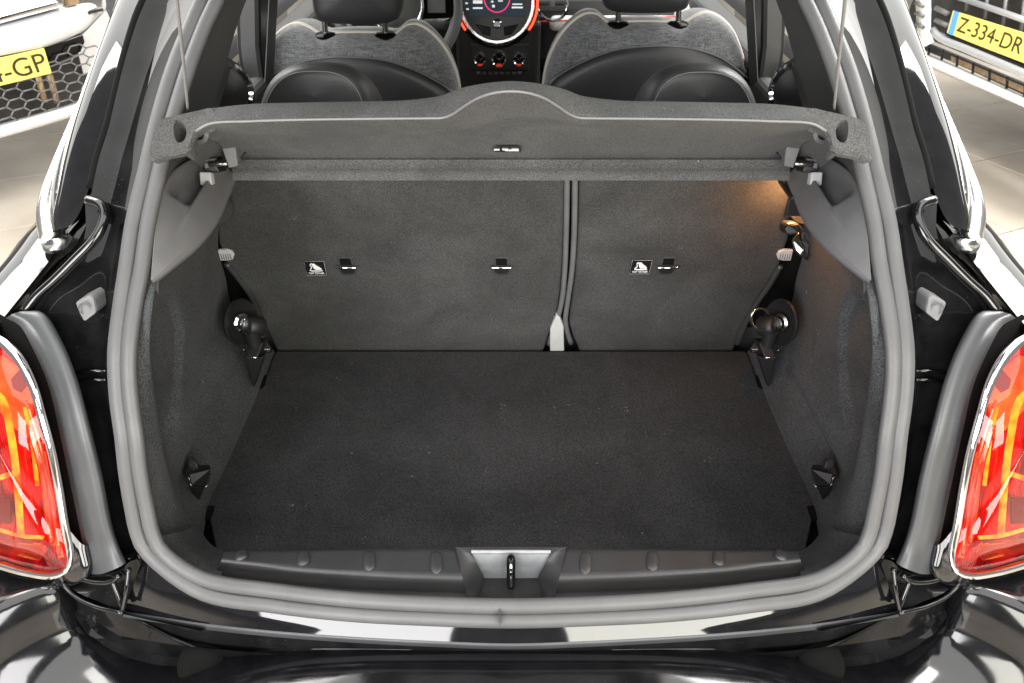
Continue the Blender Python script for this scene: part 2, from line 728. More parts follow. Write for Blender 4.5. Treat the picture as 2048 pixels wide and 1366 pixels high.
M['silverpaint'] = simple('silver_paint', (.72, .73, .75), .2, .25, .5, coat=1)
M['silvergrey'] = simple('silver_grille_trim', (.50, .51, .52), .3, .5)
M['whitepaint'] = simple('white_paint', (.85, .85, .84), .25, 0, .5, coat=1)
M['grillemesh'] = simple('grey_grille', (.13, .125, .12), .4)
M['grilledark'] = simple('grille_recess', (.02, .018, .016), .6, var=.4, vscale=15)
M['radiator'] = simple('bronze_radiator', (.30, .20, .11), .45, .4, var=.3, vscale=60)
M['plate'] = simple('yellow_plate', (.90, .74, .16), .35, var=.05, vscale=20)
M['plateblue'] = simple('pale_blue_band', (.10, .35, .75), .4)
M['plateink'] = simple('plate_ink', (.03, .022, .01), .5)


def tile_material():
    m, nt, b = nodes('beige_floor_tile')
    N = nt.nodes.new
    L = nt.links.new
    g = N('ShaderNodeNewGeometry')
    n = N('ShaderNodeTexNoise')
    n.inputs['Scale'].default_value = 2.2
    n.inputs['Detail'].default_value = 8
    L(g.outputs['Position'], n.inputs['Vector'])
    cr = N('ShaderNodeValToRGB')
    cr.color_ramp.elements[0].position = .3
    cr.color_ramp.elements[0].color = (.36, .31, .25, 1)
    cr.color_ramp.elements[1].position = .7
    cr.color_ramp.elements[1].color = (.52, .47, .40, 1)
    L(n.outputs['Fac'], cr.inputs['Fac'])
    L(cr.outputs['Color'], b.inputs['Base Color'])
    b.inputs['Roughness'].default_value = .18
    return m


M['tile'] = tile_material()
M['grout'] = simple('tile_grout', (.30, .27, .23), .8)

# ------------------------------------------------------------------ the setting: tiled showroom floor
bm = bmesh.new()
for x, y in ((-14, -10), (14, -10), (14, 16), (-14, 16)):
    bm.verts.new((x, y, -.004))
bm.faces.new(bm.verts)
floor = from_bm('floor', bm, M['grout'], smooth=False)
floor['kind'] = 'structure'
floor['label'] = 'beige tiled showroom floor'
TS = .6
bm = bmesh.new()
bmesh.ops.create_cube(bm, size=1)
bmesh.ops.scale(bm, vec=(TS - .006, TS - .006, .012), verts=bm.verts)
bmesh.ops.bevel(bm, geom=[e for e in bm.edges if e.verts[0].co.z > 0 and e.verts[1].co.z > 0], offset=.002, segments=1, affect='EDGES')
tile_me = bpy.data.meshes.new('tile')
bm.to_mesh(tile_me)
bm.free()
tile_me.materials.append(M['tile'])
ca, sa = math.cos(R(24)), math.sin(R(24))
for i in range(-13, 14):
    for j in range(-13, 14):
        gx, gy = (i + .35) * TS, (j + .2) * TS
        x, y = gx * ca - gy * sa, gx * sa + gy * ca + 2.0
        if not (-1.2 < y < 5.0 and 1.2 < abs(x) < 4.4 or -2.2 < y < .3 and abs(x) < 1.6):
            continue
        o = bpy.data.objects.new('tile', tile_me)
        COL.objects.link(o)
        o.location = (x, y, 0)
        o.rotation_euler = (0, 0, R(24))
        o.parent = floor

# ================================================================== THE HATCHBACK
car = thing('hatchback_car', 'black hatchback seen from behind with its empty boot open', 'car', (0, 1.8, 0))

# ---- raised tailgate above the opening (overhead, seen only in the paint)
T0, T1 = V((0, 1.13, 1.46)), V((0, .36, 2.02))
tv = (T1 - T0)
tn = V((0, -tv.z, tv.y)).normalized()
tn = tn if tn.z > 0 else -tn


def tg(a, b, c=0):
    return V((a, 0, 0)) + T0 + tv * b + tn * c


tgate = prism('tailgate', [tg(-.63, .50), tg(-.66, .62), tg(-.64, .90), tg(-.54, 1.0), tg(.54, 1.0), tg(.64, .90), tg(.66, .62), tg(.63, .50)], tn * .07, M['paint'], car, bev=.02, label='raised black tailgate')
for q in ([tg(-.60, 0), tg(-.40, 0), tg(-.43, .53), tg(-.64, .53)], [tg(.60, 0), tg(.40, 0), tg(.43, .53), tg(.64, .53)], [tg(-.58, 0), tg(.58, 0), tg(.50, .08), tg(-.50, .08)]):
    prism('tailgate_frame', q, tn * .05, M['paint'], tgate, bev=.008)
rf = []
for yy, zz, ww in ((1.10, 1.42, .40), (1.16, 1.435, .52), (1.7, 1.46, .55), (2.3, 1.45, .55), (2.75, 1.40, .52), (2.85, 1.385, .45)):
    rf.append([V((ww * a, yy, zz - .03 * abs(a) ** 4)) for a in (-1, -.8, -.4, 0, .4, .8, 1)])
grid('roof', rf, M['paint'], car, thick=.03, label='black roof panel')  # out of view, added to keep ceiling light out of the cabin
prism('rear_window', [tg(-.42, .06, .03), tg(.42, .06, .03), tg(.46, .54, .03), tg(-.46, .54, .03)], tn * .004, lens_mat('tinted_glass', (.35, .36, .36)), tgate)

# ---- seal round the opening: two beads
YS = [-60, 0, 50, 128, 205, 300, 340, 440, 540, 600, 690, 740, 800, 870, 950, 1030, 1060, 1100, 1130]
OUT = [410, 388, 367, 333, 308, 285, 277, 250, 236, 228, 218, 218, 222, 232, 240, 252, 259, 277, 295]
GAP = [445, 418, 396, 366, 342, 316, 306, 284, 268, 258, 246, 244, 248, 257, 266, 281, 287, 304, 320]
INN = [480, 450, 424, 394, 369, 341, 333, 311, 298, 285, 272, 271, 276, 286, 296, 312, 319, 339, 358]
BX = [360, 400, 550, 700, 850, 1022]
BO = [1180, 1198, 1226, 1243, 1251, 1256]
BG = [1153, 1170, 1197, 1213, 1221, 1226]
BI = [1120, 1140, 1166, 1184, 1194, 1199]


def half(xs, by, cut=18):
    p = [(x, y) for x, y in zip(xs, YS)][:cut]
    q = [(x, y) for x, y in zip(BX, by)]
    return p + q[1:]


def seal_path(xs_a, xs_b, by_a, by_b, t, off):
    pts = []
    for (xa, ya), (xb, yb) in zip(half(xs_a, by_a), half(xs_b, by_b)):
        pts.append(onR(xa + (xb - xa) * t, ya + (yb - ya) * t, off))
    top = pts[0]
    roof = [V((-.20, top.y + .05, top.z + .045)), V((0, top.y + .06, top.z + .052))]
    left = list(reversed(roof))[:0] + [roof[1], roof[0]] + pts
    right = [mir(p) for p in reversed(left[1:-1])]
    return resample(left + right, 220, closed=True)


seal = tube('seal', seal_path(OUT, GAP, BO, BG, .5, .0), .0066, M['seal'], car, seg=16, closed=True, up=(0, -.78, .62), rz=.0100, label='outer bead of the grey rubber boot seal')
tube('inner_bead', seal_path(GAP, INN, BG, BI, .5, .003), .0070, M['seal'], seal, seg=16, closed=True, up=(0, -.78, .62), rz=.0100)
grid('seal_groove', [seal_path(OUT, GAP, BO, BG, .3, .009), seal_path(GAP, INN, BG, BI, .7, .012)], M['void'], seal, closed=True)
# the joint of the seal
jp = onR(1000, 1226, -.001)
box('seal_joint', jp + V((0, -.002, .002)), (.0009, .03, .016), M['strip'], seal)

# ---- painted body round the opening, lofted between feature lines (left side in picture, mirrored for the right)
def pair(name, curves, mat, n=40, m=0, label=None, **k):
    out = []
    for s in (1, -1):
        cs = curves if s == 1 else [mirs(c) for c in curves]
        out.append(loft(name, cs, mat, car, n=n, m=m, label=label, **k))
    return out


def rr(pts, off):
    return [onR(x, y, off) for x, y in pts]


# upper pillar: seal edge -> gutter -> ridge
S_up = rr([(420, -60), (398, 0), (376, 50), (342, 128), (316, 205), (292, 300), (285, 340), (262, 440)], .012)
G_up = rr([(375, -60), (345, 0), (325, 50), (298, 128), (278, 205), (255, 300), (245, 350), (222, 450)], .035)
R_up = rr([(318, -60), (292, 0), (275, 40), (250, 120), (230, 200), (217, 256), (197, 320), (182, 392)], .03)
pair('pillar_gutter', [S_up, G_up, R_up], M['flange'], m=14)


def side(px, py, wdt=.66, sl=.2):
    """flank of the glasshouse, leaning in with height"""
    return onP(px, py, (-wdt, 0, 1.0), (1, 0, -sl))


W1 = [p + V((-.002, .012, 0)) for p in rr([(312, -60), (284, 0), (266, 40), (242, 120), (222, 200), (208, 256), (188, 320), (172, 385), (150, 440), (134, 462)], .03)]
W2 = [side(x, y) for x, y in [(272, -60), (245, 0), (231, 40), (199, 120), (170, 200), (150, 262), (134, 330), (124, 385), (120, 430), (128, 462)]]
Wm = [a.lerp(b, .55) + V((-.012, -.014, .004)) for a, b in zip(W1, W2)]
W3 = [p + V((.012, .10, .0)) for p in W2]
pair('pillar_panel', [W1, Wm, W2, W3], M['paint'], m=18)
for s in (1, -1):
    p = [q + V((-.001, -.004, 0)) for q in W2[:8]]
    p = p if s == 1 else mirs(p)
    tube('window_trim', resample(p, 40), .0055, M['satin'], car, seg=8)
    # black tube standing in for shade in the gap beside the pillar panel
    g = [a.lerp(b, .5) + V((0, .01, 0)) for a, b in zip(R_up, W1)]
    g = g if s == 1 else mirs(g)
    tube('gap_shade', resample(g, 30), .009, M['void'], car, seg=8)

# chrome belt strip end wrapping the pillar foot
belt = [(118, 492), (104, 462), (97, 430), (99, 392), (110, 345), (124, 300), (140, 255), (160, 205)]
for s in (1, -1):
    b3 = [onX(x, y, -.695 - .004 * i / 7) for i, (x, y) in enumerate(belt)]
    b3 = b3 if s == 1 else mirs(b3)
    tube('belt_trim', resample(b3, 40), lambda t: .019 * (1 - t) ** 2 + .0035, M['satin'], car, seg=16, up=(0, 0, 1))

# quarter panel shoulder
E = [onX(x, y, -.70) for x, y in [(134, 470), (110, 506), (80, 545), (45, 588), (15, 626), (-20, 665)]]
E2 = [p + V((-.045, .015, .006)) for p in E]
E3 = [p + V((-.10, .03, -.025)) for p in E]
E4 = [p + V((-.145, .06, -.12)) for p in E]
E5 = [p + V((-.155, .06, -.5)) for p in E]
fwd = []
for c, dz in ((E, 0), (E2, 0), (E3, 0), (E4, 0), (E5, 0)):
    fwd.append([c[0] + V((-.02, 1.9, .02)), c[0] + V((-.02, .9, .02)), c[0] + V((-.012, .3, .008))] + c)
pair('quarter_panel', fwd, M['paint'], n=60, m=24)

# channel between shoulder edge and boot aperture
A1 = rr([(196, 402), (150, 492), (110, 528), (66, 575), (38, 606), (8, 640)], .05)
A2 = [E[0] + V((.004, 0, -.004))] + [p + V((.003, 0, -.004)) for p in E[1:]]
pair('channel_wall', [A2, [a.lerp(b, .5) + V((0, .012, -.006)) for a, b in zip(A2, A1)], A1], M['flange'], m=8)
rl = rr([(176, 400), (200, 408), (210, 424), (206, 448), (190, 478), (150, 520), (110, 560), (75, 592), (52, 622)], .022)
for s in (1, -1):
    p = rl if s == 1 else mirs(rl)
    tube('water_channel', resample(p, 50), .0065, M['paint'], car, seg=10)

# recessed flange beside the seal, down to the lamp strip
F0 = rr([(285, 340), (262, 440), (247, 540), (239, 600), (229, 690), (228, 760), (240, 870), (250, 960), (262, 1040), (285, 1100), (300, 1130)], .012)
F1 = rr([(262, 345), (238, 445), (222, 545), (212, 605), (206, 690), (208, 760), (222, 870), (234, 960), (248, 1040), (266, 1095), (276, 1120)], .05)
F2 = rr([(215, 370), (200, 460), (170, 550), (150, 610), (150, 690), (172, 760), (196, 870), (214, 960), (232, 1040), (248, 1095), (256, 1118)], .05)
F3 = rr([(170, 395), (168, 478), (120, 560), (70, 606), (100, 670), (135, 760), (165, 870), (185, 960), (205, 1040), (226, 1095), (235, 1122)], .04)
pair('aperture_flange', [F0, F1, F2, F3], M['flange'], n=60, m=20)
for s in (1, -1):
    for yy in (742, 760):
        p = rr([(150, yy + 4), (180, yy + 1), (212, yy - 1)], .043)
        tube('panel_seam', p if s == 1 else mirs(p), .002, M['paint'], car, seg=6)
    # rubber buffer block
    q = [onR(x, y, .018) for x, y in [(149, 606), (178, 591), (187, 598), (192, 626), (167, 645), (158, 628)]]
    q = q if s == 1 else mirs(q)
    bb = prism('rubber_buffer', q, (0.0, .035, -.006), M['buffer'], car, bev=.003)
    c = sum(q, V()) / 6
    lathe('dimple', c + V((0, -.002, .0)), (0, -1, .35), [(.006, 0), (.0075, .001), (.009, 0)], M['seal'], bb, seg=16)

# grey rubber strip between lamp and opening
for s in (1, -1):
    R0 = rr([(12, 636), (40, 652), (62, 690), (95, 765), (118, 860), (138, 955), (158, 1050), (168, 1105), (172, 1148)], .022)
    R1 = rr([(30, 626), (62, 640), (92, 684), (124, 760), (148, 860), (170, 955), (190, 1050), (203, 1105), (210, 1146)], .0)
    R2 = rr([(48, 622), (84, 626), (122, 684), (152, 758), (180, 860), (203, 955), (222, 1050), (238, 1100), (250, 1128)], .008)
    R3 = [p + V((-.03, .03, -.03)) for p in R2]
    cs = [R0, R1, R2, R3]
    cs = cs if s == 1 else [mirs(c) for c in cs]
    loft('lamp_side_strip', cs, M['strip'], car, n=50, m=16, label='matte grey rubber strip beside the tail lamp')

# black backing sheet, added to close gaps behind the lamp strip and corner
inner = []
for y, xr in ((672, 236), (690, 236), (760, 238), (870, 250), (960, 262), (1040, 276), (1090, 296), (1120, 320), (1160, 380), (1200, 420), (1240, 430)):
    inner.append([onR(xr + (-150 - xr) * k / 12, y, .075) for k in range(13)])
for s in (1, -1):
    grid('gap_backing', inner if s == 1 else [mirs(r) for r in inner], M['void'], car)

# ---- tail lamps
def lamp(s):
    lens_out = [(-115, 720), (-60, 672), (0, 690), (32, 722), (60, 772), (80, 835), (98, 900), (112, 970), (124, 1045), (137, 1112), (132, 1132), (110, 1143), (60, 1138), (0, 1122), (-60, 1100), (-112, 1050), (-150, 900)]
    ring_out = [(-132, 708), (-66, 652), (0, 670), (42, 706), (72, 762), (93, 834), (111, 900), (125, 970), (137, 1045), (149, 1114), (142, 1141), (116, 1153), (60, 1147), (0, 1131), (-66, 1110), (-128, 1060), (-168, 900)]
    fx = (lambda p: p) if s == 1 else mir

    def crv(o, off, n=90):
        return [fx(p) for p in resample(rr(o, off), n, closed=True)]
    body = grid('tail_lamp', [crv(lens_out, .03), crv(lens_out, -.004)], M['lamp_red'], car, closed=True, label='red tail lamp with chrome surround')
    # backing
    cc = [fx(p) for p in rr([(-5, 900)], .03)][0]
    bk = crv(lens_out, .03)
    grid('reflector_bowl', [bk, [p.lerp(cc, .5) + V((0, .006, 0)) for p in bk], [p.lerp(cc, .999) + V((0, .008, 0)) for p in bk]], M['lamp_red'], body, closed=True)
    # lens dome
    c2 = [fx(p) for p in rr([(-5, 900)], -.035)][0]
    le = crv(lens_out, -.004)
    rows = []
    for t in (0, .12, .3, .55, .8, .999):
        rows.append([p.lerp(c2, t) + V((0, -.022 * math.sin(min(t * 2.2, 1) * math.pi / 2), 0)) * (1 - t) for p in le])
    grid('lens', rows, M['lens'], body, closed=True)
    # chrome surround then gloss black foot
    a, b = crv(ring_out, .02), crv(ring_out, -.008)
    mid = [p.lerp(q, .5) + V((0, -.010, .002)) for p, q in zip(crv(ring_out, -.006), le)]
    grid('chrome_surround', [a, b, mid, le, crv(lens_out, .01)], M['chrome'], body, closed=True)
    # light elements
    def bar(pts, r, mat, off=.012, nm='light_guide'):
        tube(nm, resample([fx(p) for p in rr(pts, off)], 16), r, mat, body, seg=8)
    bar([(-30, 770), (5, 800), (22, 870), (34, 960), (42, 1070)], .0045, M['lamp_yellow'])
    bar([(-40, 960), (0, 955), (22, 948)], .004, M['lamp_yellow'])
    bar([(50, 815), (62, 865), (70, 930), (75, 970)], .0026, M['lamp_yellow'])
    bar([(60, 850), (84, 940), (98, 1030), (106, 1090)], .0045, M['lamp_white'], .006)
    bar([(-60, 1040), (0, 1060), (45, 1072), (85, 1075)], .0028, M['lamp_yellow'])
    bar([(86, 905), (100, 985), (112, 1060), (122, 1115)], .0035, M['lamp_orange'])
    for xx in (-60, -20, 62, 88):
        bar([(xx - 6, 880), (xx + 4, 960), (xx + 14, 1050)], .0065, M['lamp_red'], .02, 'reflector_rib')
    bar([(52, 800), (78, 880), (96, 960), (112, 1050), (120, 1110)], .0022, M['lamp_white'], .0, 'lens_highlight')  # white rod modelled as the reflected streak on the lens
    q = [fx(p) for p in rr([(-70, 730), (0, 715), (40, 745), (66, 805), (56, 880), (20, 850), (-20, 800), (-70, 790)], .022)]
    prism('indicator_panel', q, (0, .006, 0), M['lamp_orange'], body, bev=.001)
    q = [fx(p) for p in rr([(20, 760), (40, 738), (56, 768), (42, 788), (24, 778)], .004)]
    prism('lamp_boss', q, (0, .01, 0), M['lamp_dark'], body, bev=.002)
    q = [fx(p) for p in rr([(-60, 1068), (0, 1082), (78, 1090), (92, 1105), (78, 1122), (0, 1108), (-60, 1090)], .014)]
    prism('reversing_reflector', q, (0, .006, 0), M['lamp_white'], body, bev=.001)
    q = [fx(p) for p in rr([(-60, 1000), (20, 1000), (20, 1050), (-60, 1040)], .016)]
    prism('lamp_divider', q, (0, .006, 0), M['lamp_dark'], body, bev=.001)
    # black foot below the ring
    f0 = [fx(p) for p in rr([(172, 1092), (178, 1146), (150, 1172), (100, 1174), (0, 1150), (-70, 1130)], .006)]
    f1 = [fx(p) for p in rr([(138, 1060), (146, 1128), (124, 1148), (84, 1146), (0, 1128), (-70, 1108)], .0)]
    f2 = [fx(p) + V((0, .04, 0)) for p in rr([(172, 1092), (178, 1146), (150, 1172), (100, 1174), (0, 1150), (-70, 1130)], .006)]
    loft('lamp_foot', [f2, f0, f1], M['paint'], body, n=40, m=10)
    # dark slot between ring and rubber strip
    d0 = [fx(p) for p in rr([(-30, 650), (16, 680), (52, 724), (82, 800), (102, 880), (120, 960), (136, 1040), (150, 1130)], .028)]
    d1 = [fx(p) for p in rr([(0, 628), (44, 656), (84, 712), (112, 790), (132, 870), (150, 955), (170, 1050), (186, 1150)], .028)]
    loft('lamp_gap', [d0, d1], M['void'], body, n=30)


lamp(1)
lamp(-1)

# ---- sill lip and bumper
L0 = [(1022, 1240), (850, 1236), (700, 1227), (550, 1210), (400, 1182), (330, 1155), (285, 1118), (258, 1122)]
L1 = [(1022, 1287), (850, 1281), (700, 1273), (550, 1262), (400, 1246), (320, 1234), (248, 1222), (236, 1218)]
L1b = [(1022, 1292), (850, 1286), (700, 1278), (550, 1267), (400, 1251), (320, 1239), (246, 1227)]
L2 = [(1022, 1316), (850, 1312), (700, 1307), (550, 1298), (400, 1285), (320, 1275), (240, 1262)]


def wide(c, off):
    l = rr(c, off)
    return list(reversed(l)) + [mir(p) for p in l[1:]]


loft('sill_lip', [wide(L0, .022), wide([(x, (a + b) / 2) for (x, a), (_, b) in zip(L0, L1)], .0195), wide(L1, .016)], M['paint'], car, n=120, m=10, label='glossy black painted sill lip with bright reflections')
loft('lip_edge', [wide(L1, .016), wide(L1b, .0145), wide([(x, y + 7) for x, y in L1b], .019)], M['strip'], car, n=120, m=8)
loft('sill_face', [wide([(x, y + 4) for x, y in L1b], .019), wide(L2, .022), wide([(x, y + 30) for x, y in L2], .05)], M['flange'], car, n=120, m=10)
# corner wells either side of the lip
for s in (1, -1):
    fx = (lambda c: c) if s == 1 else mirs
    K0 = rr([(285, 1118), (262, 1122), (240, 1140), (180, 1152), (150, 1160)], .012)
    K1 = rr([(268, 1166), (250, 1162), (226, 1168), (195, 1168), (160, 1163)], .020)
    K2 = rr([(248, 1222), (225, 1215), (195, 1202), (165, 1190), (130, 1170)], .004)
    loft('corner_well', [fx(K0), fx(K1), fx(K2)], M['flange'], car, n=24, m=10)
    tube('corner_crease', resample(fx(rr([(258, 1137), (254, 1180), (246, 1220)], .0)), 16), .0035, M['paint'], car, seg=8)
    tube('corner_crease', resample(fx(rr([(165, 1158), (190, 1164), (222, 1163), (240, 1150)], .008)), 16), .004, M['paint'], car, seg=8)
    tube('corner_crease', resample(fx(rr([(226, 1164), (236, 1190), (246, 1218)], .006)), 16), .0035, M['paint'], car, seg=8)
    tube('corner_crease', resample(fx(rr([(124, 1166), (150, 1192), (190, 1212), (246, 1226)], -.002)), 16), .003, M['paint'], car, seg=8)

# bumper: upper shut line, crown, face
B0 = [(1022, 1322), (850, 1320), (700, 1318), (550, 1322), (420, 1338), (330, 1345), (250, 1328), (190, 1300), (150, 1262), (130, 1215), (112, 1172), (60, 1164), (0, 1148), (-60, 1130)]
bz = rr(B0, .0)
b1 = [p + V((0, -.012, .004)) for p in bz]
cen = V((0, .9, .5))


def outw(p, d, dz):
    n = V((p.x * 1.1, p.y - 1.0, 0)).normalized()
    return p + n * d + V((0, 0, dz))


bump = [[p + V((0, .03, -.012)) for p in bz], bz, [outw(p, .010, .003) for p in bz], [outw(p, .06, .0) for p in bz], [outw(p, .115, -.022) for p in bz], [outw(p, .15, -.075) for p in bz], [outw(p, .155, -.17) for p in bz], [outw(p, .11, -.34) for p in bz]]
full = [list(reversed(c)) + [mir(p) for p in c[1:]] for c in bump]
loft('bumper', full, M['bumperpaint'], car, n=160, m=40, label='glossy black rear bumper')
# dark tray between lip and bumper
loft('bumper_tray', [wide([(x, y + 10) for x, y in L2], .012), [p + V((0, .02, -.004)) for p in resample(full[1], 120)]], M['flange'], car, n=120, m=6)
for s in (1, -1):
    fx = (lambda c: c) if s == 1 else mirs
    T0 = rr([(246, 1228), (190, 1214), (150, 1194), (124, 1168), (110, 1160)], .004)
    T1 = [p + V((0, .012, -.012)) for p in rr([(330, 1346), (250, 1328), (190, 1300), (150, 1262), (128, 1200)], .0)]
    T0 = rr([(400, 1262), (246, 1228), (190, 1214), (150, 1194), (124, 1168)], .004)
    T1 = [p + V((0, .01, -.006)) for p in rr([(430, 1340), (330, 1346), (250, 1328), (180, 1294), (140, 1240)], .0)]
    Tm = [a.lerp(b, .5) + V((0, .035, -.01)) for a, b in zip(T0, T1)]
    loft('corner_tray', [fx(T0), fx(Tm), fx(T1)], M['flange'], car, n=24, m=10)
    # rubber stop on the tray
    c = onR(395 if s == 1 else 2 * CX - 395, 1326, .0)
    lathe('rubber_stop', c + V((0, .008, -.016)), (0, -.5, .85), [(.034, 0), (.032, .008), (.024, .013), (.010, .014), (0, .011)], M['stop'], car, seg=24)

# ---- unseen black sheet added under the boot to stop light leaks
box('boot_well', (0, .90, .50), (1.14, .66, .02), M['void'], car)
# ---- carpet side walls
def wall(s):
    nu, nv = 100, 90
    rows = []
    crease = resample([onR(318, 520, .05), onY(305, 610, .735), onY(298, 690, .722), onY(304, 780, .71), onY(318, 875, .70), onY(333, 960, .69), onY(350, 1020, .683), onY(385, 1075, .690)], nu)
    far_top = onS(470, 380) + V((0, 0, .0))
    far = resample([onS(462, 362), onS(440, 440), onS(437, 500), onS(451, 555), onS(464, 610), V((-.532, 1.18, .632)), V((-.524, 1.19, .618)), V((-.503, 1.20, .552))], nu)
    # near crease has the groove too
    for i in range(nu):
        t = i / (nu - 1)
        row = []
        a, b = crease[i], far[i]
        for j in range(nv):
            u = j / (nv - 1)
            p = a.lerp(b, u)
            zz = p.z
            # bulge outward behind the aperture
            k = math.sin(math.pi * min(u * 1.15, 1))
            sm_ = min(1, u / .22)
            out = .043 * (1 - u) * sm_ * sm_ * (3 - 2 * sm_) * min(1, max(0, (zz - .562) / .055))
            # fold near the floor: panel leans in below z .622
            g = .622 + .0 * u
            dz = zz - (g + .004)
            out += .007 * math.exp(-(dz / .006) ** 2) * min(1, u * 3)
            # pressed outline of the tear shaped pocket
            ey, ez = (p.y - .835 - .25 * (zz - .80)) / .088, (zz - .80) / .105
            d = math.sqrt(ey * ey + ez * ez)
            out += .012 / (1 + math.exp((d - 1) * 30)) + .005 * math.exp(-((d - .98) / .045) ** 2)
            p = V((p.x - out, p.y, p.z))
            row.append(p)
        rows.append(row)
    W0 = [p for p in resample(rr([(292, 500), (272, 590), (256, 690), (256, 760), (264, 850), (280, 970), (300, 1060), (345, 1122)], .016), nu)]
    mid = [a.lerp(b[0], .5) + V((.004, 0, 0)) for a, b in zip(W0, rows)]
    rows = [[W0[i], mid[i]] + rows[i] for i in range(nu)]
    # foot below the floor level
    rows.append([p + V((.002, 0, -.03)) for p in rows[-1]])
    if s == -1:
        rows = [[mir(p) for p in r] for r in rows]
    o = grid('side_carpet', rows, M['carpet'], car, label='moulded black carpet lining of the boot side')
    return o


wl = wall(1)
wr = wall(-1)
# rounded carpet corner beside the sill
for s in (1, -1):
    fx = (lambda c: c) if s == 1 else mirs
    c0 = rr([(322, 1072), (340, 1104), (374, 1130), (408, 1146), (442, 1156)], .012)
    c1 = [onY(x, y, .66) for x, y in [(368, 1062), (384, 1080), (404, 1096), (428, 1108), (448, 1112)]]
    c2 = [onZ(x, y, .57) for x, y in [(398, 1050), (406, 1068), (420, 1086), (436, 1098), (452, 1104)]]
    c3 = [p + V((0, 0, -.05)) for p in c2]
    loft('corner_carpet', [fx(c0), [a.lerp(b, .5) for a, b in zip(fx(c0), fx(c1))], fx(c1), fx(c2), fx(c3)], M['carpet'], car, n=24, m=16)

# ---- ledge that carries the shelf
def ledge(s):
    fx = (lambda p: p) if s == 1 else mir
    # zig-zag surfaces given by picture corners at their depth
    P = lambda x, y, Y: fx(onY(x, y, Y))
    O = resample([onY(*q) for q in [(301, 559, .765), (302, 500, .79), (308, 408, .838), (334, 340, .915), (388, 306, 1.02)]], 60)
    I = resample([onY(*q) for q in [(304, 561, .765), (345, 528, .797), (391, 490, .845), (432, 440, .92), (456, 388, 1.0), (471, 350, 1.05)]], 60)
    rows = []
    sm = lambda a, b, x: (lambda t: t * t * (3 - 2 * t))(min(1, max(0, (x - a) / (b - a))))
    for i in range(60):
        u = i / 59
        row = []
        wdt = (I[i] - O[i]).length
        for j in range(36):
            v = j / 35
            p = O[i].lerp(I[i], v)
            front = .50 + .06 * v
            pk = sm(front - .05, front + .05, u) * sm(.10, .24, v) * (1 - sm(.46, .58, v)) * (1 - sm(.9, 1.0, u) * .6)
            dz = -.026 * pk - .004 * sm(.9, 1, v) - .006 * (1 - sm(0, .1, v)) + .007 * sm(.52, .66, v) * (1 - sm(.72, .98, v)) * sm(.25, .45, u)
            row.append(p + V((-.010 * pk, .012 * pk, dz)))
        row.append(row[-1] + V((-.006, .012, -.010)))
        row.insert(0, row[0] + V((0, .006, -.02)))
        rows.append([fx(p) for p in row])
    root = grid('shelf_ledge', rows, M['ledge'], car, label='graphite plastic ledge carrying the shelf')
    prism('clip_cap', [P(398, 344, .985), P(421, 344, .985), P(424, 371, .975), P(400, 371, .975)], (0, .012, -.006), M['greyplastic'], root, bev=.002)
    # pivot socket
    prism('pivot_socket', [P(407, 317, 1.0), P(430, 315, 1.0), P(432, 326, .998), P(440, 345, .996), P(408, 346, .99)], (0, .03, -.01), M['dark'], root, bev=.003)
    prism('pivot_socket', [P(405, 320, .993), P(428, 317, .993), P(430, 321, .993), P(406, 325, .993)], (0, .01, -.002), M['trim'], root, bev=.001)
    prism('pivot_socket', [P(408, 326, .992), P(416, 325, .992), P(417, 336, .990), P(409, 338, .990)], (0, .01, -.002), M['buffer'], root, bev=.001)


ledge(1)
ledge(-1)

# round black speaker style discs beside the seatback
for s in (1, -1):
    fx = (lambda p: p) if s == 1 else mir
    c = fx(onY(432, 415, 1.07))
    lathe('belt_guide_disc', c, (0, -1, .3), [(.028, -.004), (.028, .002), (.0265, .004), (.024, .0035), (0, .003)], M['plastic'], car, seg=36)

# ---- rear seat backs
SN = V((0, -1, -.28)).normalized() * -1          # into the car
def seat_panel(nm, px, label):
    pts = [onS(x, y) for x, y in px]
    n = V((0, 1, .28)).normalized()
    o = prism(nm, resample(pts, len(pts) * 3, closed=True) if False else pts, n * .03, M['seatcarpet'], car, bev=.010, label=label, seg=4)
    for p in o.data.polygons:
        p.use_smooth = True
    m = o.modifiers.new('es', 'EDGE_SPLIT')
    m.split_angle = R(60)
    return o


left_edge = [(440, 250), (440, 300), (436, 380), (433, 440), (437, 490), (452, 528), (480, 562), (503, 595), (520, 632), (532, 660), (550, 697), (556, 714)]
cut_l = [(1084, 714), (1090, 697), (1100, 668), (1110, 645), (1117, 615), (1122, 580), (1126, 530), (1129, 460), (1131, 362), (1131, 250)]
seat_l = seat_panel('rear_backrest', left_edge + cut_l, 'wide left carpeted backrest of the rear seat')
cut_r = [(1158, 250), (1157, 362), (1155, 460), (1151, 530), (1146, 580), (1140, 625), (1138, 650), (1146, 675), (1156, 697), (1160, 714)]
right_edge = [(1464, 714), (1470, 697), (1482, 660), (1508, 613), (1534, 575), (1560, 532), (1578, 480), (1584, 420), (1580, 370), (1576, 300), (1576, 250)]
seat_r = seat_panel('rear_backrest', cut_r + right_edge, 'narrow right carpeted backrest of the rear seat')
nS = V((0, 1, .28)).normalized()


def edge_trim(px, parent, r=.0052, mat='trim', off=.002):
    tube('edge_piping', resample([onS(x, y) + nS * off for x, y in px], 40), r, M[mat], parent, seg=8)


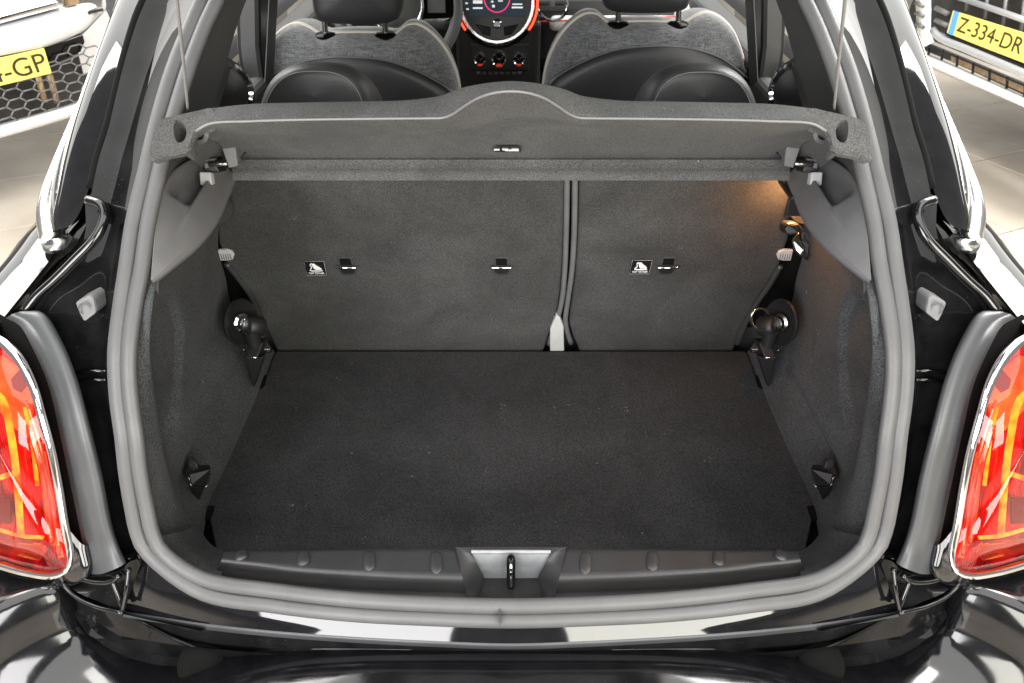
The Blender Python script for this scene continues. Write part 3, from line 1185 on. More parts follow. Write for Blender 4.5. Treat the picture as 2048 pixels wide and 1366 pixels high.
edge_trim([(1098, 690), (1107, 660), (1116, 635), (1124, 600), (1129, 550), (1132, 480), (1134, 362), (1134, 300)], seat_l)
edge_trim([(1150, 300), (1150, 362), (1148, 480), (1143, 550), (1136, 600), (1131, 640), (1134, 662), (1142, 688)], seat_r)
edge_trim([(452, 530), (480, 564), (502, 597), (518, 634), (530, 662)], seat_l, .006, 'plastic', .004)
edge_trim([(1562, 534), (1536, 577), (1510, 615), (1484, 662), (1474, 690)], seat_r, .006, 'plastic', .004)
# dark gap behind and the grey wedge
box('seat_gap', (V((.105, 1.158, .86))), (.06, .004, .50), M['void'], car, rot=(math.atan(.28), 0, 0))
for s_ in (1, -1):
    box('seat_side_gap', V((-.54 * s_, 1.20, .78)), (.18, .01, .5), M['void'], car, rot=(math.atan(.28), 0, 0))
wd = [onS(x, y) - nS * .006 for x, y in [(1100, 698), (1100, 655), (1106, 640), (1113, 626), (1120, 632), (1127, 650), (1128, 698)]]
prism('seat_wedge', wd, nS * .012, M['greyplastic'], car, bev=.002, label='pale grey plastic wedge between the seat backs')

# tether anchors
def tether(x, y, seat, sticker=True):
    c = onS(x, y)
    up = V((0, -.28, 1)).normalized()
    k = 1.62 / FPX * .9
    # dished recess built flat, its shade put in as black slot and cup
    w2, h1, h2 = .0165, .021, .027
    o = prism('tether_anchor', [c + V((sx * w2, 0, 0)) + up * sz - nS * .0012 for sx, sz in ((-.75, h1), (.75, h1), (1.0, 0), (1.0, -h2 * .7), (.75, -h2), (-.75, -h2), (-1.0, -h2 * .7), (-1.0, 0))], nS * .004, M['plastic'], seat, bev=.001)
    prism('anchor_slot', [c + V((sx * .0095, 0, 0)) + up * sz - nS * .0022 for sx, sz in ((-1, .018), (1, .018), (1.1, .002), (-1.1, .002))], nS * .004, M['void'], o)
    prism('anchor_cup', [c + V((sx * .0115, 0, 0)) + up * sz - nS * .0024 for sx, sz in ((-1, -.003), (1, -.003), (1.15, -.016), (.7, -.022), (-.7, -.022), (-1.15, -.016))], nS * .003, M['hinge'], o, bev=.001)
    tube('anchor_bar', [c + V((-.019, 0, 0)) - nS * .005, c + V((-.017, 0, 0)) - nS * .007, c + V((.017, 0, 0)) - nS * .007, c + V((.019, 0, 0)) - nS * .005], .0023, M['chrome'], o, seg=10)


tether(693, 530, seat_l)
tether(1003, 530, seat_l)
tether(1335, 530, seat_r)


def sticker(corners, seat, s):
    q = [onS(x, y) - nS * .0008 for x, y in corners]
    o = prism('sticker', q, nS * .0006, M['black_print'], seat, label='small black sticker with a white child seat tether symbol')
    ex = (q[1] - q[0]).normalized()
    ey = (q[0] - q[3]).normalized()
    c = sum(q, V()) / 4
    wdt = (q[1] - q[0]).length
    h = (q[0] - q[3]).length
    f = -nS * .0006

    def pp(a, b):
        return c + ex * (a * wdt / 2) + ey * (b * h / 2) + f
    # frame
    tube('sticker_border', [pp(-.97, .97), pp(.97, .97), pp(.97, -.97), pp(-.97, -.97)], .0004, M['greyplastic'], o, seg=4, closed=True)
    # child seat symbol: seat shell, base, tether strap
    prism('symbol', [pp(-.30, .62), pp(-.05, .68), pp(.12, .45), pp(.38, .20), pp(.58, .0), pp(.62, -.18), pp(-.05, -.18), pp(-.22, .2)], f * .6, M['white_print'], o)
    tube('symbol', resample([pp(-.28, .66), pp(-.45, .5), pp(-.36, .1), pp(-.58, -.3), pp(-.1, -.36), pp(.66, -.34)], 20), .0011, M['white_print'], o, seg=5)
    text('sticker_lettering', 'TOP TETHER', pp(0, -.68) + f * .6, ex, ey, .0062, M['white_print'], o, width=wdt * .78)


sticker([(607, 521), (648, 521), (655, 550), (614, 550)], seat_l, 1)
sticker([(1264, 519), (1305, 519), (1299, 547), (1258, 547)], seat_r, 1)

# pull tabs
for s in (1, -1):
    dx = 0 if s == 1 else 22
    q0 = [(437, 497), (455, 496), (466, 500), (470, 507), (467, 515), (458, 517), (442, 517)]
    seat = seat_l if s == 1 else seat_r
    q = [onS(x if s == 1 else 2 * CX - x - dx, y) - nS * .006 for x, y in q0]
    o = prism('pull_tab', q, nS * .006, M['greyplastic'], seat, bev=.0015, label='light grey ribbed release tab')
    for k in range(5):
        x0 = 443 + k * 4.6
        a, b = onS(x0 if s == 1 else 2 * CX - x0 - dx, 503) - nS * .0065, onS((x0 + 3) if s == 1 else 2 * CX - x0 - 3 - dx, 514) - nS * .0065
        tube('tab_rib', [a, b], .0008, M['trim'], o, seg=5)

# ---- seat hinge hardware at both floor corners
def hinge(s):
    fx = (lambda p: p) if s == 1 else mir
    P = lambda x, y, Y: fx(onY(x, y, Y))
    c = P(482, 645, 1.075)
    disc = lathe('hinge_disc', c, (.93 * s, -.36, .12), [(.043, -.006), (.046, .001), (.044, .005), (.040, .003), (.030, -.002), (0, -.003)], M['dark'], car, seg=40, ref=(0, 0, 1), squash=.9, label='black hinge plate of the rear seat')
    ax = V((.85 * s, -.5, .15)).normalized()
    lathe('bolt_head', c + V((.002 * s, -.005, .004)), ax, [(.017, 0), (.017, .004), (.013, .007), (.012, .014), (.008, .016), (0, .016)], M['chrome'] if s == 1 else M['steel'], disc, seg=24)
    cyl('hinge_barrel', P(492, 652, 1.06), P(525, 652, 1.08), .0185, M['hinge'], disc, bev=.003)
    cyl('hinge_barrel', P(502, 660, 1.062), P(510, 692, 1.06), .015, M['hinge'], disc, r2=.012)
    prism('hinge_foot', [P(505, 684, 1.06), P(526, 685, 1.06), P(515, 714, 1.035), P(492, 714, 1.035)], (0, .03, -.012), M['hinge'], disc, bev=.002)
    prism('hinge_foot', [P(492, 716, 1.04), P(515, 716, 1.04), P(527, 712, 1.04), P(520, 736, 1.04), P(512, 760, 1.04), P(507, 776, 1.04), P(502, 768, 1.04)], (0, .02, -.004), M['hinge'], disc, bev=.003)
    tube('bright_edge', resample([P(472, 694, 1.075), P(480, 697, 1.072), P(488, 700, 1.066)], 8), .0011, M['chrome'], disc, seg=6)
    tube('bright_edge', [P(492, 715, 1.034), P(515, 715, 1.034)], .0011, M['chrome'], disc, seg=6)
    prism('latch_tongue', [P(523, 698, 1.115), P(541, 698, 1.12), P(541, 706, 1.118), P(523, 706, 1.115)], (0, .01, -.006), M['steel'], disc, bev=.001)
    return disc


hinge(1)
h2 = hinge(-1)
ring = [onY(1521 + 19 * math.cos(a), 638 + 21 * math.sin(a), 1.035 + .012 * math.cos(a)) for a in [R(d) for d in range(60, 331, 10)]]
tube('cargo_ring', ring, .0022, M['brass'], h2, seg=8, label='pale brass ring on the right seat hinge')

# ---- plastic hooks near the sill on both walls
def lash(s):
    fx = (lambda p: p) if s == 1 else mir
    P = lambda x, y, Y: fx(onY(x, y, Y - .032))
    base = prism('lashing_bracket', [P(365, 955, .80), P(377, 953, .80), P(382, 972, .795), P(412, 974, .785), P(424, 936, .82), P(398, 937, .825), P(392, 922, .835), P(376, 924, .835)], (-.012 * s, .02, -.012), M['hinge'], car, bev=.003, label='black lashing bracket at the boot side')
    prism('bracket_shaft', [P(380, 974, .795), P(412, 975, .786), P(404, 992, .79), P(396, 1010, .80), P(388, 1008, .805)], (-.01 * s, .02, 0), M['hinge'], base, bev=.003)
    prism('bracket_tooth', [P(374, 942, .822), P(378, 922, .83), P(392, 922, .828), P(396, 934, .82), P(386, 946, .816)], (-.01 * s, .014, -.004), M['plastic'], base, bev=.003)
    tube('bright_edge', resample([P(366, 956, .798), P(377, 955, .797), P(383, 972, .792), P(412, 974, .783), P(421, 946, .81)], 24), .0010, M['steel'], base, seg=6)


lash(1)
lash(-1)

# boot lamp bracket with bag hook, on the right
P = lambda x, y, Y: onY(x, y, Y)
hook = prism('bag_hook', [P(1570, 458, 1.000), P(1576, 446, 1.005), P(1600, 446, 1.005), P(1606, 462, 0.990), P(1598, 470, 0.990), P(1574, 471, 0.995)], (.0, .03, -.01), M['dark'], car, bev=.004, label='black folding bag hook glowing in warm boot light')
prism('hook_arm', [P(1597, 446, 0.990), P(1610, 462, 0.970), P(1622, 488, 0.955), P(1624, 510, 0.950), P(1616, 525, 0.955), P(1608, 515, 0.960), P(1603, 480, 0.970)], (.006, .022, -.01), M['steel'], hook, bev=.005)
prism('hook_lip', [P(1584, 482, 0.970), P(1598, 464, 0.980), P(1608, 500, 0.955), P(1602, 516, 0.955), P(1590, 502, 0.960)], (.004, .012, -.006), M['steel'], hook, bev=.003)
bl = bpy.data.lights.new('boot_lamp', 'POINT')
bl.energy = 1.3
bl.color = (1, .45, .15)
bl.shadow_soft_size = .012
blo = bpy.data.objects.new('boot_lamp', bl)
COL.objects.link(blo)
blo.location = onY(1584, 402, 1.04)
box('glow_shield', blo.location + V((.018, -.004, .022)), (.075, .07, .008), M['dark'], car, bev=.003)  # added plates that keep the lamp's glow off the pillar lining
box('glow_shield', blo.location + V((.004, -.034, .006)), (.05, .006, .03), M['dark'], car, bev=.002)

# ---- sill trim with the latch notch
def sill(s):
    fx = (lambda c: c) if s == 1 else mirs
    i0 = [onZ(x, y, .657) for x, y in [(449, 1101), (600, 1099), (760, 1097), (912, 1096)]]
    i00 = [p + V((0, .012, -.08)) for p in i0]
    i1 = [onZ(x, y, .667) for x, y in [(443, 1120), (600, 1139), (760, 1150), (925, 1155)]]
    i1a = [a.lerp(b, .9) for a, b in zip(i0, i1)]
    i2 = [onZ(x, y, .634) for x, y in [(434, 1146), (600, 1172), (760, 1187), (934, 1196)]]
    i3 = [p + V((0, -.012, -.03)) for p in i2]
    o = loft('sill_trim', [fx(i00), fx(i0), fx([a.lerp(b, .04) for a, b in zip(i0, i1)]), fx(i1a), fx(i1), fx([a.lerp(b, .15) for a, b in zip(i1, i2)]), fx(i2), fx(i3)], M['plastic'], car, n=60, m=30, label='ribbed black plastic trim of the loading sill')
    for k, x in enumerate((482, 606, 738, 872)):
        y0 = 1104 + k * 1.2
        y1 = [1118, 1128, 1138, 1144][k]
        a, b = onZ(x, y0, .6585), onZ(x + 1, y1, .6655)
        if s == -1:
            a, b = mir(a), mir(b)
        shp = lambda t: math.sqrt(max(.02, 1 - abs(2 * t - 1) ** 4))
        tube('sill_rib', resample([a + (a - b) * .12, a, b, b + (b - a) * .12], 14), lambda t: .0042 * shp(t), M['plastic'], o, seg=14, up=(0, 0, 1), rz=lambda t: .0088 * shp(t))
    return o


sl = sill(1)
sr = sill(-1)
P = lambda x, y, Y: onY(x, y, Y)
for s in (1, -1):
    fx = (lambda p: p) if s == 1 else mir
    q = [[onZ(912, 1096, .662), onZ(925, 1155, .664), onZ(934, 1196, .640), onZ(934, 1196, .640) + V((0, -.012, -.03))],
         [P(945, 1110, .603), P(958, 1135, .598), P(968, 1157, .594), onZ(958, 1192, .616)]]
    q = [[fx(p) for p in c] for c in q]
    loft('latch_cheek', q, M['plastic'], sl if s == 1 else sr, n=16, m=6)
prism('latch_plate', [P(942, 1104, .606), P(1102, 1104, .606), P(1078, 1160, .600), P(966, 1160, .600)], (0, .004, 0), M['metalplate'], sl, bev=.001)
prism('latch_surround', [P(908, 1094, .616), P(1136, 1094, .616), P(1104, 1108, .605), P(940, 1108, .605)], (0, .004, -.006), M['plastic'], sl, bev=.001)
prism('latch_floor', [onZ(930, 1200, .616), onZ(1114, 1200, .616), onZ(1080, 1154, .616), onZ(964, 1154, .616)], (0, 0, -.004), M['dark'], sl)
st = tube('latch_striker', resample([P(1022, 1175, .588), P(1022, 1150, .588), P(1022, 1130, .589), P(1022, 1121, .592), P(1022, 1117, .602)], 20), .0062, M['gloss'], car, seg=14, label='chromed latch striker in the sill notch')
tube('striker_shine', [P(1022, 1172, .580), P(1022, 1128, .581)], .0022, M['chrome'], st, seg=8)  # chrome rod put in as the highlight down the striker
cyl('striker_socket', P(1022, 1178, .588) + V((0, 0, -.004)), P(1022, 1172, .588), .012, M['dark'], st)

# ================================================================== boot floor board
board = thing('boot_floor_board', 'black carpeted floor board lying flat in the boot', 'floor board', (0, .93, .545))
FZ = .56
oo = [(553, 702), (545, 716), (532, 754), (528, 772), (512, 782), (468, 880), (402, 1022), (418, 1028), (430, 1084), (436, 1130)]
pl = [onZ(x, y, FZ) for x, y in oo]
pl += [mir(p) for p in reversed(pl)]
bo = prism('carpet_panel', pl, (0, 0, -.014), M['floorcarpet'], board, bev=.003, seg=3)
# black patches standing in for the shade in the edge slots
for s in (1, -1):
    fx = (lambda p: p) if s == 1 else mir
    prism('edge_notch', [fx(onZ(x, y, FZ + .0012)) for x, y in [(531, 750), (527, 773), (513, 781), (500, 790), (506, 770), (518, 752)]], (0, 0, -.004), M['void'], board)
    prism('edge_notch', [fx(onZ(x, y, FZ + .0012)) for x, y in [(402, 1010), (430, 1012), (428, 1020), (422, 1036), (410, 1040), (398, 1024)]], (0, 0, -.004), M['void'], board)
fl = [onZ(x, 986, FZ + .0002) for x in (432, 700, 1022, 1344, 1612)]
tube('fold_line', resample(fl, 30), .0006, M['floorcarpet'], board, seg=5)

# ================================================================== parcel shelf
shelf = thing('parcel_shelf', 'grey felt parcel shelf tilted up at the top of the boot', 'parcel shelf', (0, 1.06, 1.0))
cols = [(392, 262, 222), (420, 247, 217), (500, 242, 208), (600, 239, 205), (700, 237.5, 203), (800, 236.5, 201), (860, 236, 195), (886, 235, 190), (905, 228, 182), (930, 211, 174), (960, 194, 168), (990, 185, 164), (1022, 182, 162)]
rows = []
for x, yf, yb in cols:
    tt = max(0, (237 - yf) / 55)
    Yf = .842 - .05 * max(0, min(1, tt))
    free = onY(x, yf, Yf)
    bump_ = onY(x, yb, Yf + .055)
    topf = V((bump_.x * 1.02, 1.10, 1.045))
    xf = 466 + (x - 392) * (1022 - 466) / (1022 - 392)
    b1_ = onY(xf - 4, 313, 1.03)
    f0_ = b1_.lerp(onY(xf, 361, .985), .5)
    front = onY(xf, 361, .985)
    main = free.lerp(b1_, .12) + V((0, .004, -.004))
    mid_ = free.lerp(b1_, .55) + V((0, .006, .004))
    rows.append([topf, bump_ + V((0, .03, -.016)), bump_, bump_.lerp(free, .3) + V((0, 0, .003)), bump_.lerp(free, .92) + V((0, 0, .002)), free, free + V((0, .004, -.004)), main, mid_, b1_ + V((0, -.006, .004)), b1_, f0_, front, front + V((0, .012, -.004)), front + V((0, .03, .02))])
nC = len(rows[0])
half_rows = rows
allr = half_rows + [[mir(p) for p in r] for r in reversed(half_rows[:-1])]
# smooth across x
cols_ = [resample([r[i] for r in allr], 140) for i in range(nC)]
prof_rows = [[cols_[i][k] for i in range(nC)] for k in range(140)]
panel = grid('shelf_panel', prof_rows, M['shelffelt'], shelf)
# pale welted edge along the lip
fe = resample([r[5] for r in allr], 140)
tube('lip_welt', [p + V((0, -.001, 0)) for p in fe],   .0015, M['welt'], shelf, seg=8)

# moulded end flanges with cup recess
for s in (1, -1):
    fx = (lambda p: p) if s == 1 else mir
    pn = V((0, -.55, 1)).normalized()
    p0 = onY(360, 265, .845)
    out = [(300, 311), (302, 288), (309, 262), (318, 243), (330, 236), (352, 231), (392, 222), (424, 217), (424, 247), (398, 256), (387, 264), (381, 280), (377, 292), (362, 300), (335, 305), (306, 315)]
    hole = [(356 + (17 if math.cos(a) > 0 else 9) * math.cos(a), 262 + 23 * math.sin(a) + 3 * math.cos(a)) for a in [2 * math.pi * k / 20 for k in range(20)]]
    o3 = [fx(onP(x, y, p0, pn)) for x, y in out]
    o3 = resample(o3, 64, closed=True)
    h3 = [fx(onP(x, y, p0, pn)) for x, y in hole]
    bm = bmesh.new()

    def loop(ps):
        vs_ = [bm.verts.new(p) for p in ps]
        return vs_, [bm.edges.new((vs_[i], vs_[(i + 1) % len(vs_)])) for i in range(len(vs_))]
    ov, oe = loop(o3)
    hv, he = loop(h3)
    bmesh.ops.triangle_fill(bm, edges=oe + he, use_beauty=True, use_dissolve=False)
    # skirt and bowl
    pnf = V((pn.x, pn.y, pn.z))
    sk = [bm.verts.new(p - pnf * .004 + (p - sum(o3, V()) / len(o3)).normalized() * .003) for p in o3]
    sk2 = [bm.verts.new(p - pnf * .012) for p in o3]
    for a, b in ((ov, sk), (sk, sk2)):
        for i in range(len(a)):
            j = (i + 1) % len(a)
            bm.faces.new((a[i], a[j], b[j], b[i]))
    hc = sum(h3, V()) / len(h3)
    prev = hv
    for sc_, dp in ((.94, .010), (.82, .030), (.5, .044), (.02, .048)):
        cur = [bm.verts.new(hc + (p - hc) * sc_ - pnf * dp) for p in h3]
        for i in range(len(cur)):
            j = (i + 1) % len(cur)
            bm.faces.new((prev[i], prev[j], cur[j], cur[i]))
        prev = cur
    o = from_bm('end_flange', bm, M['shelffelt'], shelf)
    m = o.modifiers.new('es', 'EDGE_SPLIT')
    m.split_angle = R(45)
    # plastic cheek under the flange, holding the pivot
    prism('pivot_cheek', [fx(onY(*q)) for q in [(356, 300, .86), (384, 290, .87), (420, 270, .93), (448, 290, 1.0), (440, 318, 1.03), (412, 342, 1.03)]], (0, .01, -.002), M['shelffelt'], shelf, bev=.002)
    br = prism('pivot_bracket', [fx(onY(*q)) for q in [(441, 289, .985), (470, 288, .985), (476, 333, .99), (457, 337, .99)]], (0, .02, .004), M['buffer'], shelf, bev=.002, label='grey plastic pivot bracket under the shelf')
    prism('bracket_wing', [fx(onY(*q)) for q in [(441, 288, .984), (492, 284, 1.0), (493, 289, 1.0), (470, 292, .987)]], (0, .01, -.003), M['greyplastic'], br, bev=.001)
    prism('bracket_web', [fx(onY(*q)) for q in [(475, 298, 1.0), (496, 296, 1.01), (477, 320, 1.0)]], (0, .008, 0), M['plastic'], br, bev=.001)
    prism('bracket_web', [fx(onY(*q)) for q in [(492, 284, 1.0), (502, 295, 1.01), (477, 322, 1.005), (494, 298, 1.005)]], (0, .006, 0), M['dark'], br)
    cyl('pivot_pin', fx(onY(418, 328, .99)), fx(onY(456, 327, .99)), .0045, M['steel'], br, bev=.001)
    # small eyelet and lifting cord
    eye = fx(onY(376, 218, .885))
    top = fx(onY(340, -120, .62))
    tube('lifting_cord', resample([eye, eye.lerp(top, .5) + V((0, 0, -.003)), top], 30), .0017, M['cord'], shelf, seg=8, label='thin grey cord lifting the end of the shelf')
    lathe('cord_eyelet', fx(onY(398, 266, .862)), (0, -1, .2), [(.012, 0), (.013, .003), (.008, .004), (.006, -.004), (0, -.004)], M['plastic'], shelf, seg=20)
# label printed on the shelf
q = [onP(x, y, rows[-1][8], (0, .134, .23)) for x, y in [(992, 292), (1040, 292), (1042, 302), (990, 302)]]
bnd = [cols_[8][70], cols_[9][70]]
pn = (cols_[9][70] - cols_[7][70]).normalized()
nn = V((0, -pn.z, pn.y)).normalized()
if nn.y > 0:
    nn = -nn
q = [onP(x, y, cols_[9][70], nn) + nn * .0015 for x, y in [(991, 291.5), (1040, 291.5), (1042, 302), (990, 302)]]
lab = prism('shelf_label', q, -nn * .001, M['black_print'], shelf, label='tiny black label with white print on the shelf')
ex, ey = (q[1] - q[0]).normalized(), (q[0] - q[3]).normalized()
cc = sum(q, V()) / 4
for dx, dy, wd_, hh in ((-.016, .0, .008, .008), (-.004, .004, .009, .0025), (.010, .004, .010, .0025), (.004, -.001, .024, .0025), (.006, -.006, .020, .0025)):
    c = cc + ex * dx + ey * dy + nn * .0004
    prism('label_print', [c + ex * (a * wd_ / 2) + ey * (b * hh / 2) for a, b in ((-1, 1), (1, 1), (1, -1), (-1, -1))], nn * .0004, M['white_print'], lab)

# ================================================================== cabin beyond the shelf
# rear headrest humps
def hump(x0, x1, ytop, ybot, Y, s):
    cx = (x0 + x1) / 2
    rows = []
    outl = []
    for k in range(25):
        a = math.pi * k / 24
        outl.append((cx - (x1 - x0) / 2 * math.copysign(abs(math.cos(a)) ** .72, math.cos(a)), ybot - (ybot - ytop) * math.sin(a) ** .8))
    base = [onY(x, y, Y) for x, y in outl]
    c = sum(base, V()) / len(base)
    rows = [[p + V((0, .10, -.035)) for p in base], [p.lerp(c, -.02) + V((0, .05, -.012)) for p in base], [p.lerp(c, .02) + V((0, .012, 0)) for p in base], [p.lerp(c, .12) + V((0, -.010, 0)) for p in base], [p.lerp(c, .22) + V((0, -.014, 0)) for p in base], [p.lerp(c, .99) + V((0, -.022, 0)) for p in base]]
    o = loft('rear_headrest', rows, M['leathergrey'], car, n=40, m=24, label='rounded charcoal leather rear headrest')
    tube('stitch_line', resample([p.lerp(c, .17) + V((0, -.0135, 0)) for p in base], 60), .0008, M['stitch'], o, seg=5)
    return o


hump(508, 757, 128, 290, 1.26, 1)
hump(1276, 1526, 130, 290, 1.26, -1)
box('rear_seat_body', (0, 1.33, .74), (1.14, .16, .5), M['leather'], car, bev=.03)


def front_seat(cx, dy, mirror):
    s = -1 if mirror else 1
    Y0 = 1.98
    # shoulder outline in picture terms about the seat centre
    o_ = [(-204, 250), (-198, 170), (-185, 120), (-168, 85), (-140, 60), (-118, 54), (-96, 62), (-76, 74), (-40, 72), (0, 71), (40, 72), (76, 75), (88, 66), (100, 57), (122, 56), (150, 74), (175, 104), (193, 140), (203, 175), (210, 250)]
    base = [onY(cx + s * x, y + dy, Y0) for x, y in o_]
    c = onY(cx, 200 + dy, Y0)
    root = loft('front_seat', [[p.lerp(c, .05) + V((0, .14, 0)) for p in base], [p.lerp(c, -.012) + V((0, .08, 0)) for p in base], [p + V((0, .015, 0)) for p in base], [p.lerp(c, .03) + V((0, -.012, 0)) for p in base], [p.lerp(c, .12) + V((0, -.03, 0)) for p in base], [p.lerp(c, .98) + V((0, -.05, 0)) for p in base]], M['fabric'], car, n=100, m=30, label='front seat with heather grey fabric back')
    tube('lit_edge', resample([p.lerp(c, -.006) + V((0, .03, 0)) for p in base], 100), .006, M['lit_edge'], root, seg=8)  # pale tube imitates daylight caught along the seat edge
    # dark lower shell
    sh = [(-205, 330), (-200, 178), (-150, 140), (-100, 122), (-50, 115), (0, 115), (60, 121), (110, 137), (150, 156), (180, 174), (200, 195), (205, 330)]
    base2 = [onY(cx + s * x, y + dy, Y0 - .046) for x, y in sh]
    c2 = onY(cx, 260 + dy, Y0 - .05)
    loft('seat_back_shell', [[p + V((0, .03, 0)) for p in base2], base2, [p.lerp(c2, .04) + V((0, -.008, 0)) for p in base2], [p.lerp(c2, .97) + V((0, -.02, 0)) for p in base2]], M['leather'], root, n=60, m=14)
    tube('shell_piping', resample(base2[1:-1], 50), .0028, M['trim'], root, seg=6)
    # headrest
    hp = [(-92, -70), (-92, -20), (-88, 20), (-82, 38), (-66, 46), (0, 50), (66, 46), (82, 38), (88, 20), (92, -20), (92, -70)]
    b3 = [onY(cx + s * (x + 2), y + dy, Y0 - .02) for x, y in hp]
    c3 = onY(cx + s * 2, -30 + dy, Y0 - .02)
    hr = loft('headrest', [[p.lerp(c3, .06) + V((0, .10, 0)) for p in b3], [p + V((0, .06, 0)) for p in b3], [p + V((0, .01, 0)) for p in b3], [p.lerp(c3, .07) + V((0, -.006, 0)) for p in b3], [p.lerp(c3, .98) + V((0, -.02, 0)) for p in b3]], M['leather'], root, n=60, m=20)
    for xx in (-60, 60):
        a, b = onY(cx + s * xx, 72 + dy, Y0 + .02), onY(cx + s * xx, 40 + dy, Y0 + .02)
        cyl('headrest_post', a, b + V((0, 0, .03)), .0075, M['steel'], root)
        lathe('post_collar', a, (0, 0, 1), [(.030, -.004), (.030, .004), (.022, .009), (.010, .010), (0, .01)], M['gloss'], root, seg=24)
    box('seat_cushion', (c.x, Y0 + .35, .55), (.50, .5, .16), M['leather'], root, bev=.04)
    box('seat_base', (c.x, Y0 + .10, .66), (.44, .12, .5), M['leather'], root, bev=.04)
    return root


front_seat(711, 0, False)
front_seat(1296, -22, True)

# door linings, pillars, belts
for s in (1, -1):
    fx = (lambda p: p) if s == 1 else mir
    F = lambda x, y, Y: fx(onY(x, y, Y))
    bx = lambda nm, c, sz, mt, **k: box(nm, V((c[0] * s, c[1], c[2])), sz, M[mt], car, **k)
    bx('side_lining', (-.655, 1.55, .70), (.05, .75, .46), 'greytrim', bev=.02)
    bx('door_lining', (-.69, 2.35, .62), (.06, .85, .60), 'blacktrim', bev=.02)
    bx('door_top', (-.68, 2.35, .93), (.09, .85, .05), 'greytrim', bev=.02)
    bx('armrest', (-.63, 2.15, .74), (.08, .5, .06), 'leather', bev=.02)
    q = [V((s * x, y, z)) for x, y, z in ((-.67, 1.86, .45), (-.67, 1.98, .45), (-.63, 1.99, 1.0), (-.57, 2.0, 1.32), (-.57, 1.88, 1.32), (-.63, 1.87, 1.0))]
    prism('door_pillar', q, (-.06 * s, 0, 0), M['blacktrim'], car, bev=.012)
    # inner face of the rear pillar beside the seal
    I0 = rr([(470, -60), (440, 0), (416, 50), (388, 128), (366, 205), (336, 300), (330, 345), (312, 420)], .02)
    I1 = [p + V((-.015, .10, 0)) for p in I0]
    I2 = [p + V((-.03, .26, -.02)) for p in I0]
    loft('rear_pillar_lining', [I0, I1, I2] if s == 1 else [mirs(I0), mirs(I1), mirs(I2)], M['greytrim'], car, n=30, m=8)
    # belt webbing
    a, b = F(538, -20, 1.90), F(528, 180, 1.86)
    prism('seat_belt', [a, a + V((.012 * s, .035, 0)), b + V((.012 * s, .035, 0)), b], (.002, 0, 0), M['plastic'], car)
    # chrome speaker ring and handle in the side lining
    c = F(462, 185, 1.5)
    lathe('speaker_ring', c, (s, -.5, .15), [(.055, 0), (.058, .006), (.050, .010), (.044, .004)], M['chrome'], car, seg=36)
    lathe('speaker_grille', c, (s, -.5, .15), [(.046, .004), (.02, .010), (0, .012)], M['dark'], car, seg=30)
    loft('window_sill', [[F(408, 85, 1.34), F(445, 108, 1.45), F(480, 130, 1.62)], [F(404, 150, 1.32), F(440, 150, 1.43), F(478, 160, 1.6)], [F(402, 205, 1.30), F(420, 215, 1.40), F(470, 215, 1.55)]], M['greytrim'], car, n=16, m=10)
    bx('windscreen_pillar', (-.63, 2.95, 1.0), (.10, .12, .5), 'cream', bev=.03, rot=(R(-40), 0, 0))

box('cabin_floor', (0, 2.0, .33), (1.36, 1.9, .02), M['blacktrim'], car)
# ---- dashboard
dash = box('dashboard', (0, 2.98, .80), (1.34, .40, .26), M['blacktrim'], car, bev=.06, label='black dashboard with round display')
D = lambda x, y, Y=2.74: onY(x, y, Y)
box('dash_knee_panel', (0, 2.98, .60), (1.34, .34, .30), M['blacktrim'], dash, bev=.04)
box('dash_pad', (.40, 2.80, .855), (.52, .10, .05), M['cream'], dash, bev=.02)
box('dash_pad', (-.30, 2.80, .855), (.16, .10, .05), M['greytrim'], dash, bev=.02)
tube('ambient_line', [D(1075, 43, 2.75), D(1250, 36, 2.76), D(1420, 30, 2.77)], .0022, M['knob_led'], dash, seg=6)
bx0 = box('centre_console', (D(998, 150, 2.72)), (.30, .16, .42), M['blacktrim'], dash, bev=.02)
prism('climate_panel', [D(940, 88, 2.63), D(1058, 88, 2.63), D(1058, 142, 2.63), D(940, 142, 2.63)], (0, .01, 0), M['dark'], dash, bev=.004)
dax = V((0, -1, .22)).normalized()
dc = D(994, 6, 2.66)
disp = lathe('round_display', dc, dax, [(.145, -.05), (.145, .0), (.138, .012), (.129, .014), (.122, .008), (.120, .004)], M['gloss'], car, seg=64, label='round dashboard display with red light ring')
lathe('display_ring', dc, dax, [(.131, .013), (.127, .020), (.119, .020), (.116, .012)], M['satin'], disp, seg=64)
lathe('display_bezel', dc, dax, [(.118, .008), (.0, .008)], M['blacktrim'], disp, seg=48)
eu = V((1, 0, 0))
ev = dax.cross(eu) * -1
if ev.z < 0:
    ev = -ev


def dp(a, b, h=.010):
    return dc + eu * a + ev * b + dax * h


for s in (1, -1):
    arc = [dp(.139 * math.cos(a) * s, .139 * math.sin(a), .012) for a in [R(d) for d in range(-38, 30, 4)]]
    tube('red_light_arc', arc, .0042, M['red_led'], disp, seg=8)
prism('display_screen', [dp(-.095, -.042), dp(.095, -.042), dp(.095, .07), dp(-.095, .07)], dax * .003, M['screen'], disp, bev=.002)
tube('display_dial', [dp(.044 * math.cos(a), .015 + .044 * math.sin(a), .0145) for a in [2 * math.pi * k / 40 for k in range(40)]], .0024, M['magenta'], disp, seg=6, closed=True)


def ui(a, b, wd_, hh, mt):
    prism('display_mark', [dp(a - wd_ / 2, b - hh / 2, .0132), dp(a + wd_ / 2, b - hh / 2, .0132), dp(a + wd_ / 2, b + hh / 2, .0132), dp(a - wd_ / 2, b + hh / 2, .0132)], dax * .0006, M[mt], disp)


